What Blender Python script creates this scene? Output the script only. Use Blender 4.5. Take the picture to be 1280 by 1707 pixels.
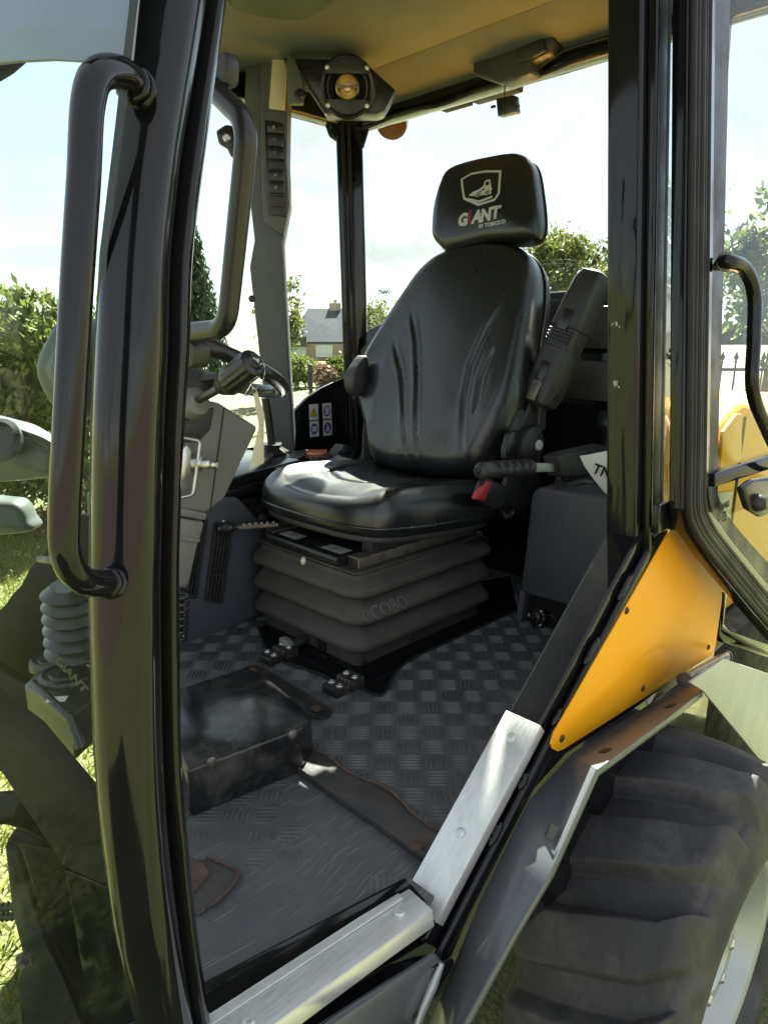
import bpy, bmesh, math, random
from mathutils import Vector as V, Matrix
from mathutils.bvhtree import BVHTree
import numpy as np
random.seed(7); rng = np.random.default_rng(7)
R = math.radians
for o in list(bpy.data.objects): bpy.data.objects.remove(o)
sc = bpy.context.scene
COL = sc.collection

# ------------------------------------------------------------------ camera
# world: X to the machine's rear, Y across the cab, Z up, z = 0 on the cab floor
FPX, HOR, CAMZ, GZ = 1150.0, 560.0, 0.86, -0.91
PITCH = math.atan((853.5-HOR)/FPX)
HEAD = R(45)
cd = bpy.data.cameras.new('camera'); cam = bpy.data.objects.new('camera', cd); COL.objects.link(cam)
cam.location = (0, 0, CAMZ)
cam.rotation_euler = (R(90)-PITCH, 0, HEAD-R(90))
cd.sensor_fit = 'VERTICAL'; cd.sensor_height = 36.0; cd.lens = 36.0*FPX/1707.0
cd.clip_start = 0.02; cd.clip_end = 3000
sc.camera = cam

# ------------------------------------------------------------------ light
SUN_EL, SUN_AZ = R(44.5), R(33)            # azimuth measured from +X towards +Y
w = bpy.data.worlds.new('World'); sc.world = w; w.use_nodes = True
nt = w.node_tree; nt.nodes.clear()
wo = nt.nodes.new('ShaderNodeOutputWorld'); bg = nt.nodes.new('ShaderNodeBackground')
sky = nt.nodes.new('ShaderNodeTexSky'); sky.sky_type = 'NISHITA'; sky.sun_disc = False
sky.sun_elevation = SUN_EL; sky.sun_rotation = R(90)-SUN_AZ
sky.air_density = 1.0; sky.dust_density = 0.2; sky.ozone_density = 1.2
# thin high cloud streaks over the whole sky
tc = nt.nodes.new('ShaderNodeTexCoord'); mp = nt.nodes.new('ShaderNodeMapping')
mp.inputs['Rotation'].default_value = (0, 0, R(20)); mp.inputs['Scale'].default_value = (1.2, 3.2, 7.0)
nz = nt.nodes.new('ShaderNodeTexNoise'); nz.inputs['Scale'].default_value = 1.6; nz.inputs['Detail'].default_value = 7
nz.inputs['Roughness'].default_value = 0.62; nz.inputs['Distortion'].default_value = 0.6
cr = nt.nodes.new('ShaderNodeValToRGB'); cr.color_ramp.elements[0].position = 0.42; cr.color_ramp.elements[1].position = 0.72
mx = nt.nodes.new('ShaderNodeMix'); mx.data_type = 'RGBA'
ms = nt.nodes.new('ShaderNodeMath'); ms.operation = 'MULTIPLY'; ms.inputs[1].default_value = 0.42
mx.inputs['B'].default_value = (2.45, 2.45, 2.38, 1)
nt.links.new(tc.outputs['Generated'], mp.inputs['Vector']); nt.links.new(mp.outputs[0], nz.inputs['Vector'])
nt.links.new(nz.outputs['Fac'], cr.inputs[0]); nt.links.new(cr.outputs[0], ms.inputs[0]); 
veil = nt.nodes.new('ShaderNodeMath'); veil.operation = 'ADD'; veil.inputs[1].default_value = 0.66; veil.use_clamp = True
nt.links.new(ms.outputs[0], veil.inputs[0]); nt.links.new(veil.outputs[0], mx.inputs['Factor'])
nt.links.new(sky.outputs[0], mx.inputs['A']); nt.links.new(mx.outputs['Result'], bg.inputs['Color'])
bg.inputs['Strength'].default_value = 0.05
nt.links.new(bg.outputs[0], wo.inputs[0])
sl = bpy.data.lights.new('sun', 'SUN'); sun = bpy.data.objects.new('sun', sl); COL.objects.link(sun)
sl.energy = 5.0; sl.angle = R(0.53); sl.color = (1.0, 0.93, 0.80)
sdir = V((math.cos(SUN_EL)*math.cos(SUN_AZ), math.cos(SUN_EL)*math.sin(SUN_AZ), math.sin(SUN_EL)))
sun.rotation_euler = sdir.to_track_quat('Z', 'Y').to_euler(); sun.location = sdir*30
vs = sc.view_settings; vs.view_transform = 'Standard'; vs.look = 'None'; vs.gamma = 1; vs.use_curve_mapping = False
vs.exposure = 3.12
sc.render.engine = 'CYCLES'
sc.cycles.max_bounces = 12; sc.cycles.transparent_max_bounces = 24; sc.cycles.diffuse_bounces = 5; sc.cycles.glossy_bounces = 5
sc.cycles.sample_clamp_indirect = 6.0; sc.cycles.caustics_reflective = False; sc.cycles.caustics_refractive = False

# ------------------------------------------------------------------ pixel -> place
FW = V((math.cos(HEAD)*math.cos(PITCH), math.sin(HEAD)*math.cos(PITCH), -math.sin(PITCH)))
RT = V((math.sin(HEAD), -math.cos(HEAD), 0)); UP = RT.cross(FW); CO = V((0, 0, CAMZ))
HV = V((math.cos(HEAD), math.sin(HEAD), 0))
def ray(x, y): return (FW*FPX + RT*(x-640) - UP*(y-853.5)).normalized()
def PP(x, y, p, n): d = ray(x, y); n = V(n); return CO + d*((V(p)-CO).dot(n)/d.dot(n))
def PX(x, y, X): return PP(x, y, (X, 0, 0), (1, 0, 0))
def PY(x, y, Y): return PP(x, y, (0, Y, 0), (0, 1, 0))
def PZ(x, y, Z=0.0): return PP(x, y, (0, 0, Z), (0, 0, 1))
def PD(x, y, D): return PP(x, y, HV*D, HV)       # upright plane at D metres along the heading

# ------------------------------------------------------------------ materials
def nd(t, k, **kw):
    n = t.nodes.new(k)
    for a, b in kw.items(): setattr(n, a, b)
    return n
MATS = {}
def pbr(name, c1, c2=None, scale=6.0, rough=0.5, rough2=None, metal=0.0, bump=None, coat=0.0, spec=0.5,
        detail=6, lo=0.35, hi=0.65, stretch=(1, 1, 1), dust=None, trans=0.0, extra=None):
    m = bpy.data.materials.new(name); m.use_nodes = True; t = m.node_tree; b = t.nodes['Principled BSDF']
    b.inputs['Metallic'].default_value = metal; b.inputs['Roughness'].default_value = rough
    b.inputs['Specular IOR Level'].default_value = spec
    b.inputs['Coat Weight'].default_value = coat; b.inputs['Coat Roughness'].default_value = 0.06
    tcn = nd(t, 'ShaderNodeTexCoord'); mpn = nd(t, 'ShaderNodeMapping'); mpn.inputs['Scale'].default_value = stretch
    t.links.new(tcn.outputs['Object'], mpn.inputs[0])
    n1 = nd(t, 'ShaderNodeTexNoise'); n1.inputs['Scale'].default_value = scale; n1.inputs['Detail'].default_value = detail
    n1.inputs['Roughness'].default_value = 0.6
    t.links.new(mpn.outputs[0], n1.inputs['Vector'])
    rp = nd(t, 'ShaderNodeMapRange'); rp.inputs[1].default_value = lo; rp.inputs[2].default_value = hi
    t.links.new(n1.outputs['Fac'], rp.inputs[0])
    mixc = nd(t, 'ShaderNodeMix', data_type='RGBA')
    mixc.inputs['A'].default_value = (*c1, 1); mixc.inputs['B'].default_value = (*(c2 or c1), 1)
    t.links.new(rp.outputs[0], mixc.inputs['Factor'])
    col = mixc.outputs['Result']
    if rough2 is not None:
        rr = nd(t, 'ShaderNodeMapRange'); rr.inputs[1].default_value = lo; rr.inputs[2].default_value = hi
        rr.inputs[3].default_value = rough; rr.inputs[4].default_value = rough2
        n2 = nd(t, 'ShaderNodeTexNoise'); n2.inputs['Scale'].default_value = scale*1.9; n2.inputs['Detail'].default_value = 5
        t.links.new(mpn.outputs[0], n2.inputs['Vector']); t.links.new(n2.outputs['Fac'], rr.inputs[0])
        t.links.new(rr.outputs[0], b.inputs['Roughness'])
    if dust:                                    # (colour, amount, scale): settled dirt in patches
        n3 = nd(t, 'ShaderNodeTexNoise'); n3.inputs['Scale'].default_value = dust[2]; n3.inputs['Detail'].default_value = 9
        n3.inputs['Roughness'].default_value = 0.72
        t.links.new(tcn.outputs['Object'], n3.inputs['Vector'])
        r3 = nd(t, 'ShaderNodeMapRange'); r3.inputs[1].default_value = 0.48; r3.inputs[2].default_value = 0.78
        r3.inputs[4].default_value = dust[1]
        t.links.new(n3.outputs['Fac'], r3.inputs[0])
        m3 = nd(t, 'ShaderNodeMix', data_type='RGBA'); m3.inputs['B'].default_value = (*dust[0], 1)
        t.links.new(col, m3.inputs['A']); t.links.new(r3.outputs[0], m3.inputs['Factor']); col = m3.outputs['Result']
    t.links.new(col, b.inputs['Base Color'])
    if bump:                                    # (scale, strength, kind)
        if bump[2] == 'v':
            nb = nd(t, 'ShaderNodeTexVoronoi'); nb.inputs['Scale'].default_value = bump[0]; so = nb.outputs['Distance']
        else:
            nb = nd(t, 'ShaderNodeTexNoise'); nb.inputs['Scale'].default_value = bump[0]; nb.inputs['Detail'].default_value = 4; so = nb.outputs['Fac']
        t.links.new(mpn.outputs[0] if bump[2] == 's' else tcn.outputs['Object'], nb.inputs['Vector'])
        bp = nd(t, 'ShaderNodeBump'); bp.inputs['Strength'].default_value = bump[1]; bp.inputs['Distance'].default_value = bump[3] if len(bump) > 3 else 0.002
        t.links.new(so, bp.inputs['Height']); t.links.new(bp.outputs[0], b.inputs['Normal'])
    MATS[name] = m
    return m
def glassmat(name, tint, spec=1.0, dirt=0.03):
    m = bpy.data.materials.new(name); m.use_nodes = True; t = m.node_tree; t.nodes.clear()
    o = nd(t, 'ShaderNodeOutputMaterial'); tr = nd(t, 'ShaderNodeBsdfTransparent'); gl = nd(t, 'ShaderNodeBsdfGlossy'); fr = nd(t, 'ShaderNodeFresnel')
    tr.inputs[0].default_value = (*tint, 1); gl.inputs['Roughness'].default_value = 0.0; fr.inputs['IOR'].default_value = 1.5
    ge = nd(t, 'ShaderNodeNewGeometry'); ior = nd(t, 'ShaderNodeMapRange'); ior.inputs[3].default_value = 1.5; ior.inputs[4].default_value = 1/1.5
    t.links.new(ge.outputs['Backfacing'], ior.inputs[0]); t.links.new(ior.outputs[0], fr.inputs['IOR'])   # a pane reflects the same on both faces
    mu = nd(t, 'ShaderNodeMath', operation='MULTIPLY'); mu.inputs[1].default_value = spec
    mi = nd(t, 'ShaderNodeMixShader'); t.links.new(fr.outputs[0], mu.inputs[0]); t.links.new(mu.outputs[0], mi.inputs[0])
    t.links.new(tr.outputs[0], mi.inputs[1]); t.links.new(gl.outputs[0], mi.inputs[2])
    df = nd(t, 'ShaderNodeBsdfDiffuse'); df.inputs[0].default_value = (0.6, 0.58, 0.5, 1)
    tcn = nd(t, 'ShaderNodeTexCoord'); n = nd(t, 'ShaderNodeTexNoise'); n.inputs['Scale'].default_value = 9; n.inputs['Detail'].default_value = 9; n.inputs['Roughness'].default_value = 0.75
    t.links.new(tcn.outputs['Object'], n.inputs['Vector'])
    rp = nd(t, 'ShaderNodeMapRange'); rp.inputs[1].default_value = 0.45; rp.inputs[2].default_value = 0.8; rp.inputs[4].default_value = dirt*2.2
    t.links.new(n.outputs['Fac'], rp.inputs[0])
    m2 = nd(t, 'ShaderNodeMixShader'); t.links.new(rp.outputs[0], m2.inputs[0]); t.links.new(mi.outputs[0], m2.inputs[1]); t.links.new(df.outputs[0], m2.inputs[2])
    t.links.new(m2.outputs[0], o.inputs[0]); MATS[name] = m
    return m
BLK = pbr('black_paint', (0.005, 0.0055, 0.007), (0.008, 0.0085, 0.010), 4, 0.05, 0.13, coat=0.06, spec=0.36, bump=(22, 0.06, 'n', 0.002), dust=((0.09, 0.08, 0.07), 0.06, 13))
BLKW = pbr('worn_black_paint', (0.012, 0.013, 0.016), (0.025, 0.025, 0.026), 7, 0.28, 0.5, bump=(60, 0.12, 'n'), dust=((0.16, 0.13, 0.10), 0.45, 14))
BLKD = pbr('dull_black_steel', (0.012, 0.012, 0.014), (0.016, 0.015, 0.015), 9, 0.55, 0.75, spec=0.2, bump=(40, 0.2, 'n'), dust=((0.07, 0.055, 0.045), 0.3, 14))
VIN = pbr('black_vinyl', (0.009, 0.010, 0.012), (0.013, 0.014, 0.016), 9, 0.27, 0.31, bump=(430, 0.14, 'v', 0.0010), spec=0.75)
VING = pbr('grey_vinyl', (0.060, 0.068, 0.080), (0.070, 0.078, 0.090), 5, 0.45, 0.55, bump=(600, 0.2, 'v', 0.001), dust=((0.12, 0.11, 0.1), 0.2, 8))
PLB = pbr('black_plastic', (0.024, 0.024, 0.026), (0.033, 0.033, 0.035), 8, 0.42, 0.55, bump=(420, 0.15, 'n', 0.001), dust=((0.12, 0.11, 0.09), 0.2, 15))
PLBG = pbr('smooth_black_plastic', (0.014, 0.014, 0.016), (0.022, 0.022, 0.024), 8, 0.25, 0.35)
PLG = pbr('grey_plastic', (0.17, 0.168, 0.158), (0.19, 0.186, 0.175), 6, 0.42, 0.52, bump=(500, 0.12, 'n', 0.001), dust=((0.2, 0.18, 0.14), 0.2, 10))
PLGD = pbr('dark_grey_trim', (0.085, 0.096, 0.096), (0.10, 0.11, 0.11), 5, 0.45, 0.55, bump=(500, 0.12, 'n', 0.001))
PLBL = pbr('blue_grey_panel', (0.070, 0.080, 0.098), (0.080, 0.090, 0.108), 4, 0.5, 0.6, bump=(500, 0.12, 'n', 0.001), dust=((0.12, 0.11, 0.1), 0.25, 6))
BEL = pbr('dusty_rubber_bellows', (0.046, 0.042, 0.036), (0.062, 0.056, 0.048), 6, 0.55, 0.72, bump=(220, 0.15, 'n', 0.001), dust=((0.13, 0.115, 0.085), 0.55, 7))
RUB = pbr('tyre_rubber', (0.034, 0.034, 0.037), (0.050, 0.050, 0.053), 5, 0.55, 0.75, bump=(70, 0.35, 'n', 0.003), dust=((0.17, 0.165, 0.165), 0.5, 8), spec=0.35)
SEAL = pbr('rubber_seal', (0.012, 0.012, 0.013), (0.02, 0.02, 0.02), 6, 0.45, 0.6, spec=0.25, dust=((0.08, 0.07, 0.06), 0.2, 16))
ALU = pbr('brushed_aluminium', (0.66, 0.67, 0.67), (0.74, 0.75, 0.74), 5, 0.34, 0.46, metal=0.6, bump=(30, 0.06, 's', 0.001), stretch=(4, 30, 10), dust=((0.3, 0.27, 0.22), 0.25, 20))
STL = pbr('zinc_steel', (0.55, 0.55, 0.52), (0.68, 0.68, 0.66), 20, 0.28, 0.42, metal=1.0, dust=((0.2, 0.17, 0.12), 0.3, 60))
STLD = pbr('dirty_steel', (0.16, 0.14, 0.12), (0.28, 0.25, 0.22), 40, 0.45, 0.65, metal=0.8, dust=((0.14, 0.07, 0.035), 0.7, 45))
RST = pbr('rust', (0.105, 0.060, 0.042), (0.06, 0.04, 0.032), 40, 0.75, 0.9, bump=(120, 0.6, 'n', 0.003), dust=((0.20, 0.14, 0.10), 0.5, 22))
RSTB = pbr('rust_worn_black_bar', (0.040, 0.040, 0.043), (0.060, 0.055, 0.052), 16, 0.5, 0.7, bump=(90, 0.3, 'n'), dust=((0.15, 0.085, 0.055), 0.35, 32))
ORG = pbr('orange_paint', (0.93, 0.40, 0.004), (0.95, 0.42, 0.005), 3, 0.42, 0.48, spec=0.3, coat=0.06, bump=(180, 0.04, 'n', 0.001))
GRYP = pbr('grey_steel_paint', (0.085, 0.092, 0.105), (0.10, 0.108, 0.12), 4, 0.26, 0.36, bump=(60, 0.05, 'n'), dust=((0.2, 0.18, 0.16), 0.3, 9), coat=0.2)
GALV = pbr('silver_paint', (0.42, 0.44, 0.44), (0.47, 0.49, 0.48), 5, 0.28, 0.4, metal=0.35, dust=((0.3, 0.27, 0.2), 0.2, 8))
HDL = pbr('tan_headliner', (0.150, 0.156, 0.185), (0.163, 0.170, 0.20), 7, 0.75, 0.85, bump=(300, 0.12, 'n', 0.001))
CRM = pbr('cream_lamp_plastic', (0.62, 0.56, 0.38), (0.66, 0.60, 0.43), 6, 0.35)
RED = pbr('red_plastic', (0.55, 0.03, 0.05), (0.62, 0.04, 0.06), 6, 0.3)
ORC = pbr('orange_cap_plastic', (0.50, 0.12, 0.03), (0.56, 0.15, 0.04), 9, 0.4)
WHT = pbr('white_print', (0.72, 0.72, 0.70), (0.78, 0.78, 0.76), 9, 0.45)
GRT = pbr('grey_print', (0.50, 0.50, 0.46), (0.56, 0.56, 0.52), 9, 0.5)
REDT = pbr('dark_red_print', (0.20, 0.02, 0.025), (0.24, 0.025, 0.03), 9, 0.5)
INK = pbr('black_ink', (0.01, 0.01, 0.01), None, 9, 0.5)
BLUE = pbr('blue_print', (0.015, 0.06, 0.30), (0.02, 0.07, 0.34), 9, 0.4)
YEL = pbr('yellow_print', (0.80, 0.52, 0.02), None, 9, 0.4)
PAP = pbr('paper', (0.78, 0.76, 0.68), (0.84, 0.82, 0.75), 9, 0.7)
TAGM = pbr('cream_card', (0.66, 0.62, 0.44), (0.70, 0.66, 0.48), 9, 0.7)
GOLD = pbr('gold_cone', (0.55, 0.42, 0.20), (0.66, 0.52, 0.28), 30, 0.3, metal=0.9)
LENS = pbr('smoked_lamp_lens', (0.10, 0.06, 0.05), (0.14, 0.09, 0.08), 60, 0.12, coat=1.0)
GLS = glassmat('window_glass', (0.91, 0.955, 0.935), 0.55, 0.010)
GLT = glassmat('tinted_glass', (0.93, 0.975, 0.96), 0.10, 0.003)
SCUF = pbr('scuffed_gloss_black', (0.008, 0.009, 0.011), (0.014, 0.015, 0.016), 6, 0.12, 0.30, bump=(60, 0.05, 'n'), dust=((0.20, 0.19, 0.16), 0.55, 8))
DGL = glassmat('door_glass_sheet', (0.90, 0.95, 0.93), 0.40, 0.006)
FRIT = pbr('black_glass_border', (0.012, 0.013, 0.013), None, 9, 0.25)

def floormat(name, wear):
    m = pbr(name, (0.066, 0.069, 0.076), (0.090, 0.092, 0.096), 7, 0.40, 0.55, dust=((0.11, 0.10, 0.09), 0.28+wear*0.35, 9))
    t = m.node_tree; b = t.nodes['Principled BSDF']; link = b.inputs['Base Color'].links[0]; src = link.from_socket
    tcn = nd(t, 'ShaderNodeTexCoord'); col = src
    for k, (rot, sx, sy, thr) in enumerate(((20, 9, 330, .66), (75, 12, 380, .67), (-40, 8, 300, .66), (118, 14, 420, .68))):
        mpn = nd(t, 'ShaderNodeMapping'); mpn.inputs['Rotation'].default_value = (0, 0, R(rot)); mpn.inputs['Scale'].default_value = (sx, sy, 1)
        nw = nd(t, 'ShaderNodeTexNoise'); nw.inputs['Scale'].default_value = 5; nw.inputs['Detail'].default_value = 2
        t.links.new(tcn.outputs['Object'], nw.inputs['Vector'])
        ad = nd(t, 'ShaderNodeMix', data_type='RGBA', blend_type='ADD'); ad.inputs['Factor'].default_value = 0.05
        t.links.new(tcn.outputs['Object'], ad.inputs['A']); t.links.new(nw.outputs['Color'], ad.inputs['B'])
        t.links.new(ad.outputs['Result'], mpn.inputs[0])
        n = nd(t, 'ShaderNodeTexNoise'); n.inputs['Scale'].default_value = 1.0; n.inputs['Detail'].default_value = 1; t.links.new(mpn.outputs[0], n.inputs['Vector'])
        rp = nd(t, 'ShaderNodeMapRange'); rp.inputs[1].default_value = thr; rp.inputs[2].default_value = thr+0.07; rp.inputs[4].default_value = 0.12+0.5*wear
        t.links.new(n.outputs['Fac'], rp.inputs[0])
        mm = nd(t, 'ShaderNodeMix', data_type='RGBA'); mm.inputs['B'].default_value = (0.24, 0.235, 0.23, 1)
        t.links.new(col, mm.inputs['A']); t.links.new(rp.outputs[0], mm.inputs['Factor']); col = mm.outputs['Result']
    t.links.new(col, b.inputs['Base Color'])
    return m
TRD = pbr('worn_tread_bars', (0.070, 0.073, 0.080), (0.105, 0.107, 0.112), 30, 0.30, 0.45)
ENG = pbr('engraved_grey', (0.10, 0.095, 0.085), (0.13, 0.12, 0.105), 30, 0.6)
FLW = floormat('worn_floor_rubber', 1.0); FLR = floormat('floor_rubber', 0.25)

# ------------------------------------------------------------------ mesh helpers
def finish(o, angle=35):
    me = o.data
    for p in me.polygons: p.use_smooth = True
    me.set_sharp_from_angle(angle=R(angle))
    return o
ROOTLOC = {}
def link(name, me, mat, parent=None, angle=35):
    o = bpy.data.objects.new(name, me); COL.objects.link(o)
    if mat is not None and len(me.materials) == 0: me.materials.append(mat)
    if parent is not None:
        o.parent = parent
        if parent.name in ROOTLOC: o.matrix_parent_inverse = Matrix.Translation(-ROOTLOC[parent.name])
    return finish(o, angle)
def frombm(name, bm, mat, parent=None, bevel=0, seg=2, angle=35):
    bmesh.ops.recalc_face_normals(bm, faces=bm.faces)
    if bevel:
        es = [e for e in bm.edges if len(e.link_faces) == 2 and e.calc_face_angle(0) > R(28)]
        bmesh.ops.bevel(bm, geom=es, offset=bevel, segments=seg, affect='EDGES', clamp_overlap=True, profile=0.5)
    me = bpy.data.meshes.new(name); bm.to_mesh(me); bm.free()
    return link(name, me, mat, parent, angle)
def root(name, label, cat, loc, group=None):
    o = bpy.data.objects.new(name, None); COL.objects.link(o); o.location = loc; ROOTLOC[o.name] = V(loc); o.empty_display_size = 0.2
    o['label'] = label; o['category'] = cat
    if group: o['group'] = group
    return o
def tag(o, label, cat, group=None):
    o['label'] = label; o['category'] = cat
    if group: o['group'] = group
    return o
def prism(name, pts, ext, mat, parent=None, bevel=0.003, seg=2, angle=35):
    bm = bmesh.new(); ext = V(ext)
    a = [bm.verts.new(p) for p in pts]; b = [bm.verts.new(V(p)+ext) for p in pts]
    n = len(pts); bm.faces.new(a); bm.faces.new(b[::-1])
    for i in range(n): bm.faces.new((a[i], a[(i+1) % n], b[(i+1) % n], b[i]))
    return frombm(name, bm, mat, parent, bevel, seg, angle)
def skinned(name, A, B, mat, parent=None, th=(0, 0, -0.006), bevel=0.0015):
    """solid sheet between two polylines A and B with thickness vector th"""
    bm = bmesh.new(); th = V(th); n = len(A)
    a = [bm.verts.new(p) for p in A]; b = [bm.verts.new(p) for p in B]
    a2 = [bm.verts.new(V(p)+th) for p in A]; b2 = [bm.verts.new(V(p)+th) for p in B]
    for i in range(n-1):
        bm.faces.new((a[i], a[i+1], b[i+1], b[i])); bm.faces.new((a2[i], b2[i], b2[i+1], a2[i+1]))
        bm.faces.new((a[i], a2[i], a2[i+1], a[i+1])); bm.faces.new((b[i], b[i+1], b2[i+1], b2[i]))
    bm.faces.new((a[0], b[0], b2[0], a2[0])); bm.faces.new((a[-1], a2[-1], b2[-1], b[-1]))
    return frombm(name, bm, mat, parent, bevel, 2)
def box(name, lo, hi, mat, parent=None, bevel=0.004, seg=2, rot=None, piv=None):
    bm = bmesh.new(); bmesh.ops.create_cube(bm, size=1.0)
    lo = V(lo); hi = V(hi); c = (lo+hi)/2; s = hi-lo
    for v in bm.verts: v.co = V((v.co.x*s.x, v.co.y*s.y, v.co.z*s.z)) + c
    if rot is not None:
        p = V(piv) if piv is not None else c
        for v in bm.verts: v.co = p + rot @ (v.co-p)
    return frombm(name, bm, mat, parent, bevel, seg)
def catmull(pts, n=8, closed=False):
    pts = [V(p) for p in pts]; out = []; m = len(pts)
    for i in range(m if closed else m-1):
        if closed: p0, p1, p2, p3 = pts[i-1], pts[i], pts[(i+1) % m], pts[(i+2) % m]
        else: p0, p1, p2, p3 = pts[max(i-1, 0)], pts[i], pts[i+1], pts[min(i+2, m-1)]
        for k in range(n):
            t = k/n
            out.append(0.5*((2*p1)+(p2-p0)*t+(2*p0-5*p1+4*p2-p3)*t*t+(3*p1-p0-3*p2+p3)*t**3))
    if not closed: out.append(pts[-1])
    return out
def fillet(pts, r, n=8):
    pts = [V(p) for p in pts]; out = [pts[0]]
    for i in range(1, len(pts)-1):
        a, b, c = pts[i-1], pts[i], pts[i+1]
        ra = min(r, (a-b).length*.48); rc = min(r, (c-b).length*.48)
        p = b+(a-b).normalized()*ra; q = b+(c-b).normalized()*rc
        for k in range(n+1):
            t = k/n; out.append((1-t)**2*p + 2*t*(1-t)*b + t*t*q)
    out.append(pts[-1]); return out
def sweep_bm(bm, pts, sec, ref=None, scale=None, caps=True):
    """sec: list of (a, b) offsets along side and binormal; ref keeps the side direction fixed"""
    pts = [V(p) for p in pts]; n = len(pts); rings = []; side = None
    for i, p in enumerate(pts):
        t = (pts[min(i+1, n-1)]-pts[max(i-1, 0)]).normalized()
        if ref is not None: s = V(ref); s = (s-t*s.dot(t)).normalized()
        else:
            if side is None:
                s = V((0, 0, 1)) if abs(t.z) < .9 else V((1, 0, 0))
            else: s = side
            s = (s-t*s.dot(t)).normalized(); side = s
        b = t.cross(s); k = scale[i] if scale else 1.0
        rings.append([bm.verts.new(p+s*(q[0]*k)+b*(q[1]*k)) for q in sec])
    m = len(sec)
    for i in range(n-1):
        for j in range(m): bm.faces.new((rings[i][j], rings[i][(j+1) % m], rings[i+1][(j+1) % m], rings[i+1][j]))
    if caps: bm.faces.new(rings[0][::-1]); bm.faces.new(rings[-1])
def circ(r, n=18): return [(r*math.cos(2*math.pi*k/n), r*math.sin(2*math.pi*k/n)) for k in range(n)]
def rrect(a, b, r, n=4):
    out = []
    for cx, cy, s in ((a-r, b-r, 0), (-a+r, b-r, 90), (-a+r, -b+r, 180), (a-r, -b+r, 270)):
        for k in range(n+1): q = R(s+90*k/n); out.append((cx+r*math.cos(q), cy+r*math.sin(q)))
    return out
def tube(name, pts, r, mat, parent=None, n=18, scale=None, angle=50):
    bm = bmesh.new(); sweep_bm(bm, pts, circ(r, n), None, scale); return frombm(name, bm, mat, parent, 0, angle=angle)
def bar(name, pts, a, b, mat, parent=None, ref=(0, 0, 1), r=0.004, angle=50):
    bm = bmesh.new(); sweep_bm(bm, pts, rrect(a, b, r, 3), ref); return frombm(name, bm, mat, parent, 0, angle=angle)
def frame(axis):
    z = V(axis).normalized(); x = V((0, 0, 1)) if abs(z.z) < .9 else V((1, 0, 0))
    x = (x-z*x.dot(z)).normalized(); return x, z.cross(x), z
def lathe_bm(bm, prof, org, axis, n=32):
    x, y, z = frame(axis); org = V(org); rings = []
    for r, h in prof:
        if r < 1e-6: rings.append([bm.verts.new(org+z*h)])
        else: rings.append([bm.verts.new(org+z*h+(x*math.cos(2*math.pi*k/n)+y*math.sin(2*math.pi*k/n))*r) for k in range(n)])
    for a, b in zip(rings, rings[1:]):
        for k in range(n):
            if len(a) == 1 and len(b) == 1: continue
            if len(a) == 1: bm.faces.new((a[0], b[k], b[(k+1) % n]))
            elif len(b) == 1: bm.faces.new((a[k], b[0], a[(k+1) % n]))
            else: bm.faces.new((a[k], b[k], b[(k+1) % n], a[(k+1) % n]))
def lathe(name, prof, org, axis, mat, parent=None, n=32, angle=35):
    bm = bmesh.new(); lathe_bm(bm, prof, org, axis, n); return frombm(name, bm, mat, parent, 0, angle=angle)
def bolt(p, nrm, r, mat, parent, name='bolt'):
    lathe(name, [(0, -r*.2), (r*1.25, -r*.2), (r*1.25, r*.12), (r*1.05, r*.16), (r, r*.2), (r*.9, r*.45), (r*.55, r*.55), (r*.5, r*.3), (0, r*.3)], p, nrm, mat, parent, 14)
def pad(name, outline, O, U, W, N, thick, mat, parent, edge=0.04, crown=0.02, disp=None, na=180, nr=46, back=0.6):
    """cushion: closed outline (u, w) in the frame O,U,W, bulging along N; disp(u, w) adds to the front"""
    pts = [V((a, b, 0)) for a, b in outline]; pts = catmull(pts, 10, True)
    L = [0]
    for i in range(len(pts)): L.append(L[-1]+(pts[(i+1) % len(pts)]-pts[i]).length)
    ring = []
    j = 0
    for k in range(na):
        s = L[-1]*k/na
        while L[j+1] < s: j += 1
        t = (s-L[j])/max(L[j+1]-L[j], 1e-9); ring.append(pts[j].lerp(pts[(j+1) % len(pts)], t))
    c = sum(ring, V((0, 0, 0)))/na; rad = sum((p-c).length for p in ring)/na
    O, U, W, N = V(O), V(U), V(W), V(N)
    lev = []
    for q in (80, 55, 30): lev.append((1-edge*back*(1-math.cos(R(q)))/rad, -thick+edge*back*(1-math.sin(R(q)))))
    lev.append((1, -thick+edge*back))
    lev.append((1, -edge))
    for q in (18, 36, 54, 72): lev.append((1-edge*(1-math.cos(R(q)))/rad, -edge+edge*math.sin(R(q))))
    s1 = 1-edge/rad
    for k in range(nr): 
        s = s1*(1-k/nr); lev.append((s, crown*(1-(s/s1)**2)))
    bm = bmesh.new(); rings = []
    for i, (s, d) in enumerate(lev):
        rr = []
        for p in ring:
            q = c+(p-c)*s
            dd = d + (disp(q.x, q.y)*min(1, max(0, (1-s)/(edge/rad))) if (disp and i > 4) else 0)
            rr.append(bm.verts.new(O+U*q.x+W*q.y+N*dd))
        rings.append(rr)
    for a, b in zip(rings, rings[1:]):
        for k in range(na): bm.faces.new((a[k], a[(k+1) % na], b[(k+1) % na], b[k]))
    bm.faces.new(rings[0][::-1])
    cv = bm.verts.new(O+U*c.x+W*c.y+N*(crown+(disp(c.x, c.y) if disp else 0)))
    for k in range(na): bm.faces.new((rings[-1][k], rings[-1][(k+1) % na], cv))
    return frombm(name, bm, mat, parent, 0, angle=60)
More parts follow.
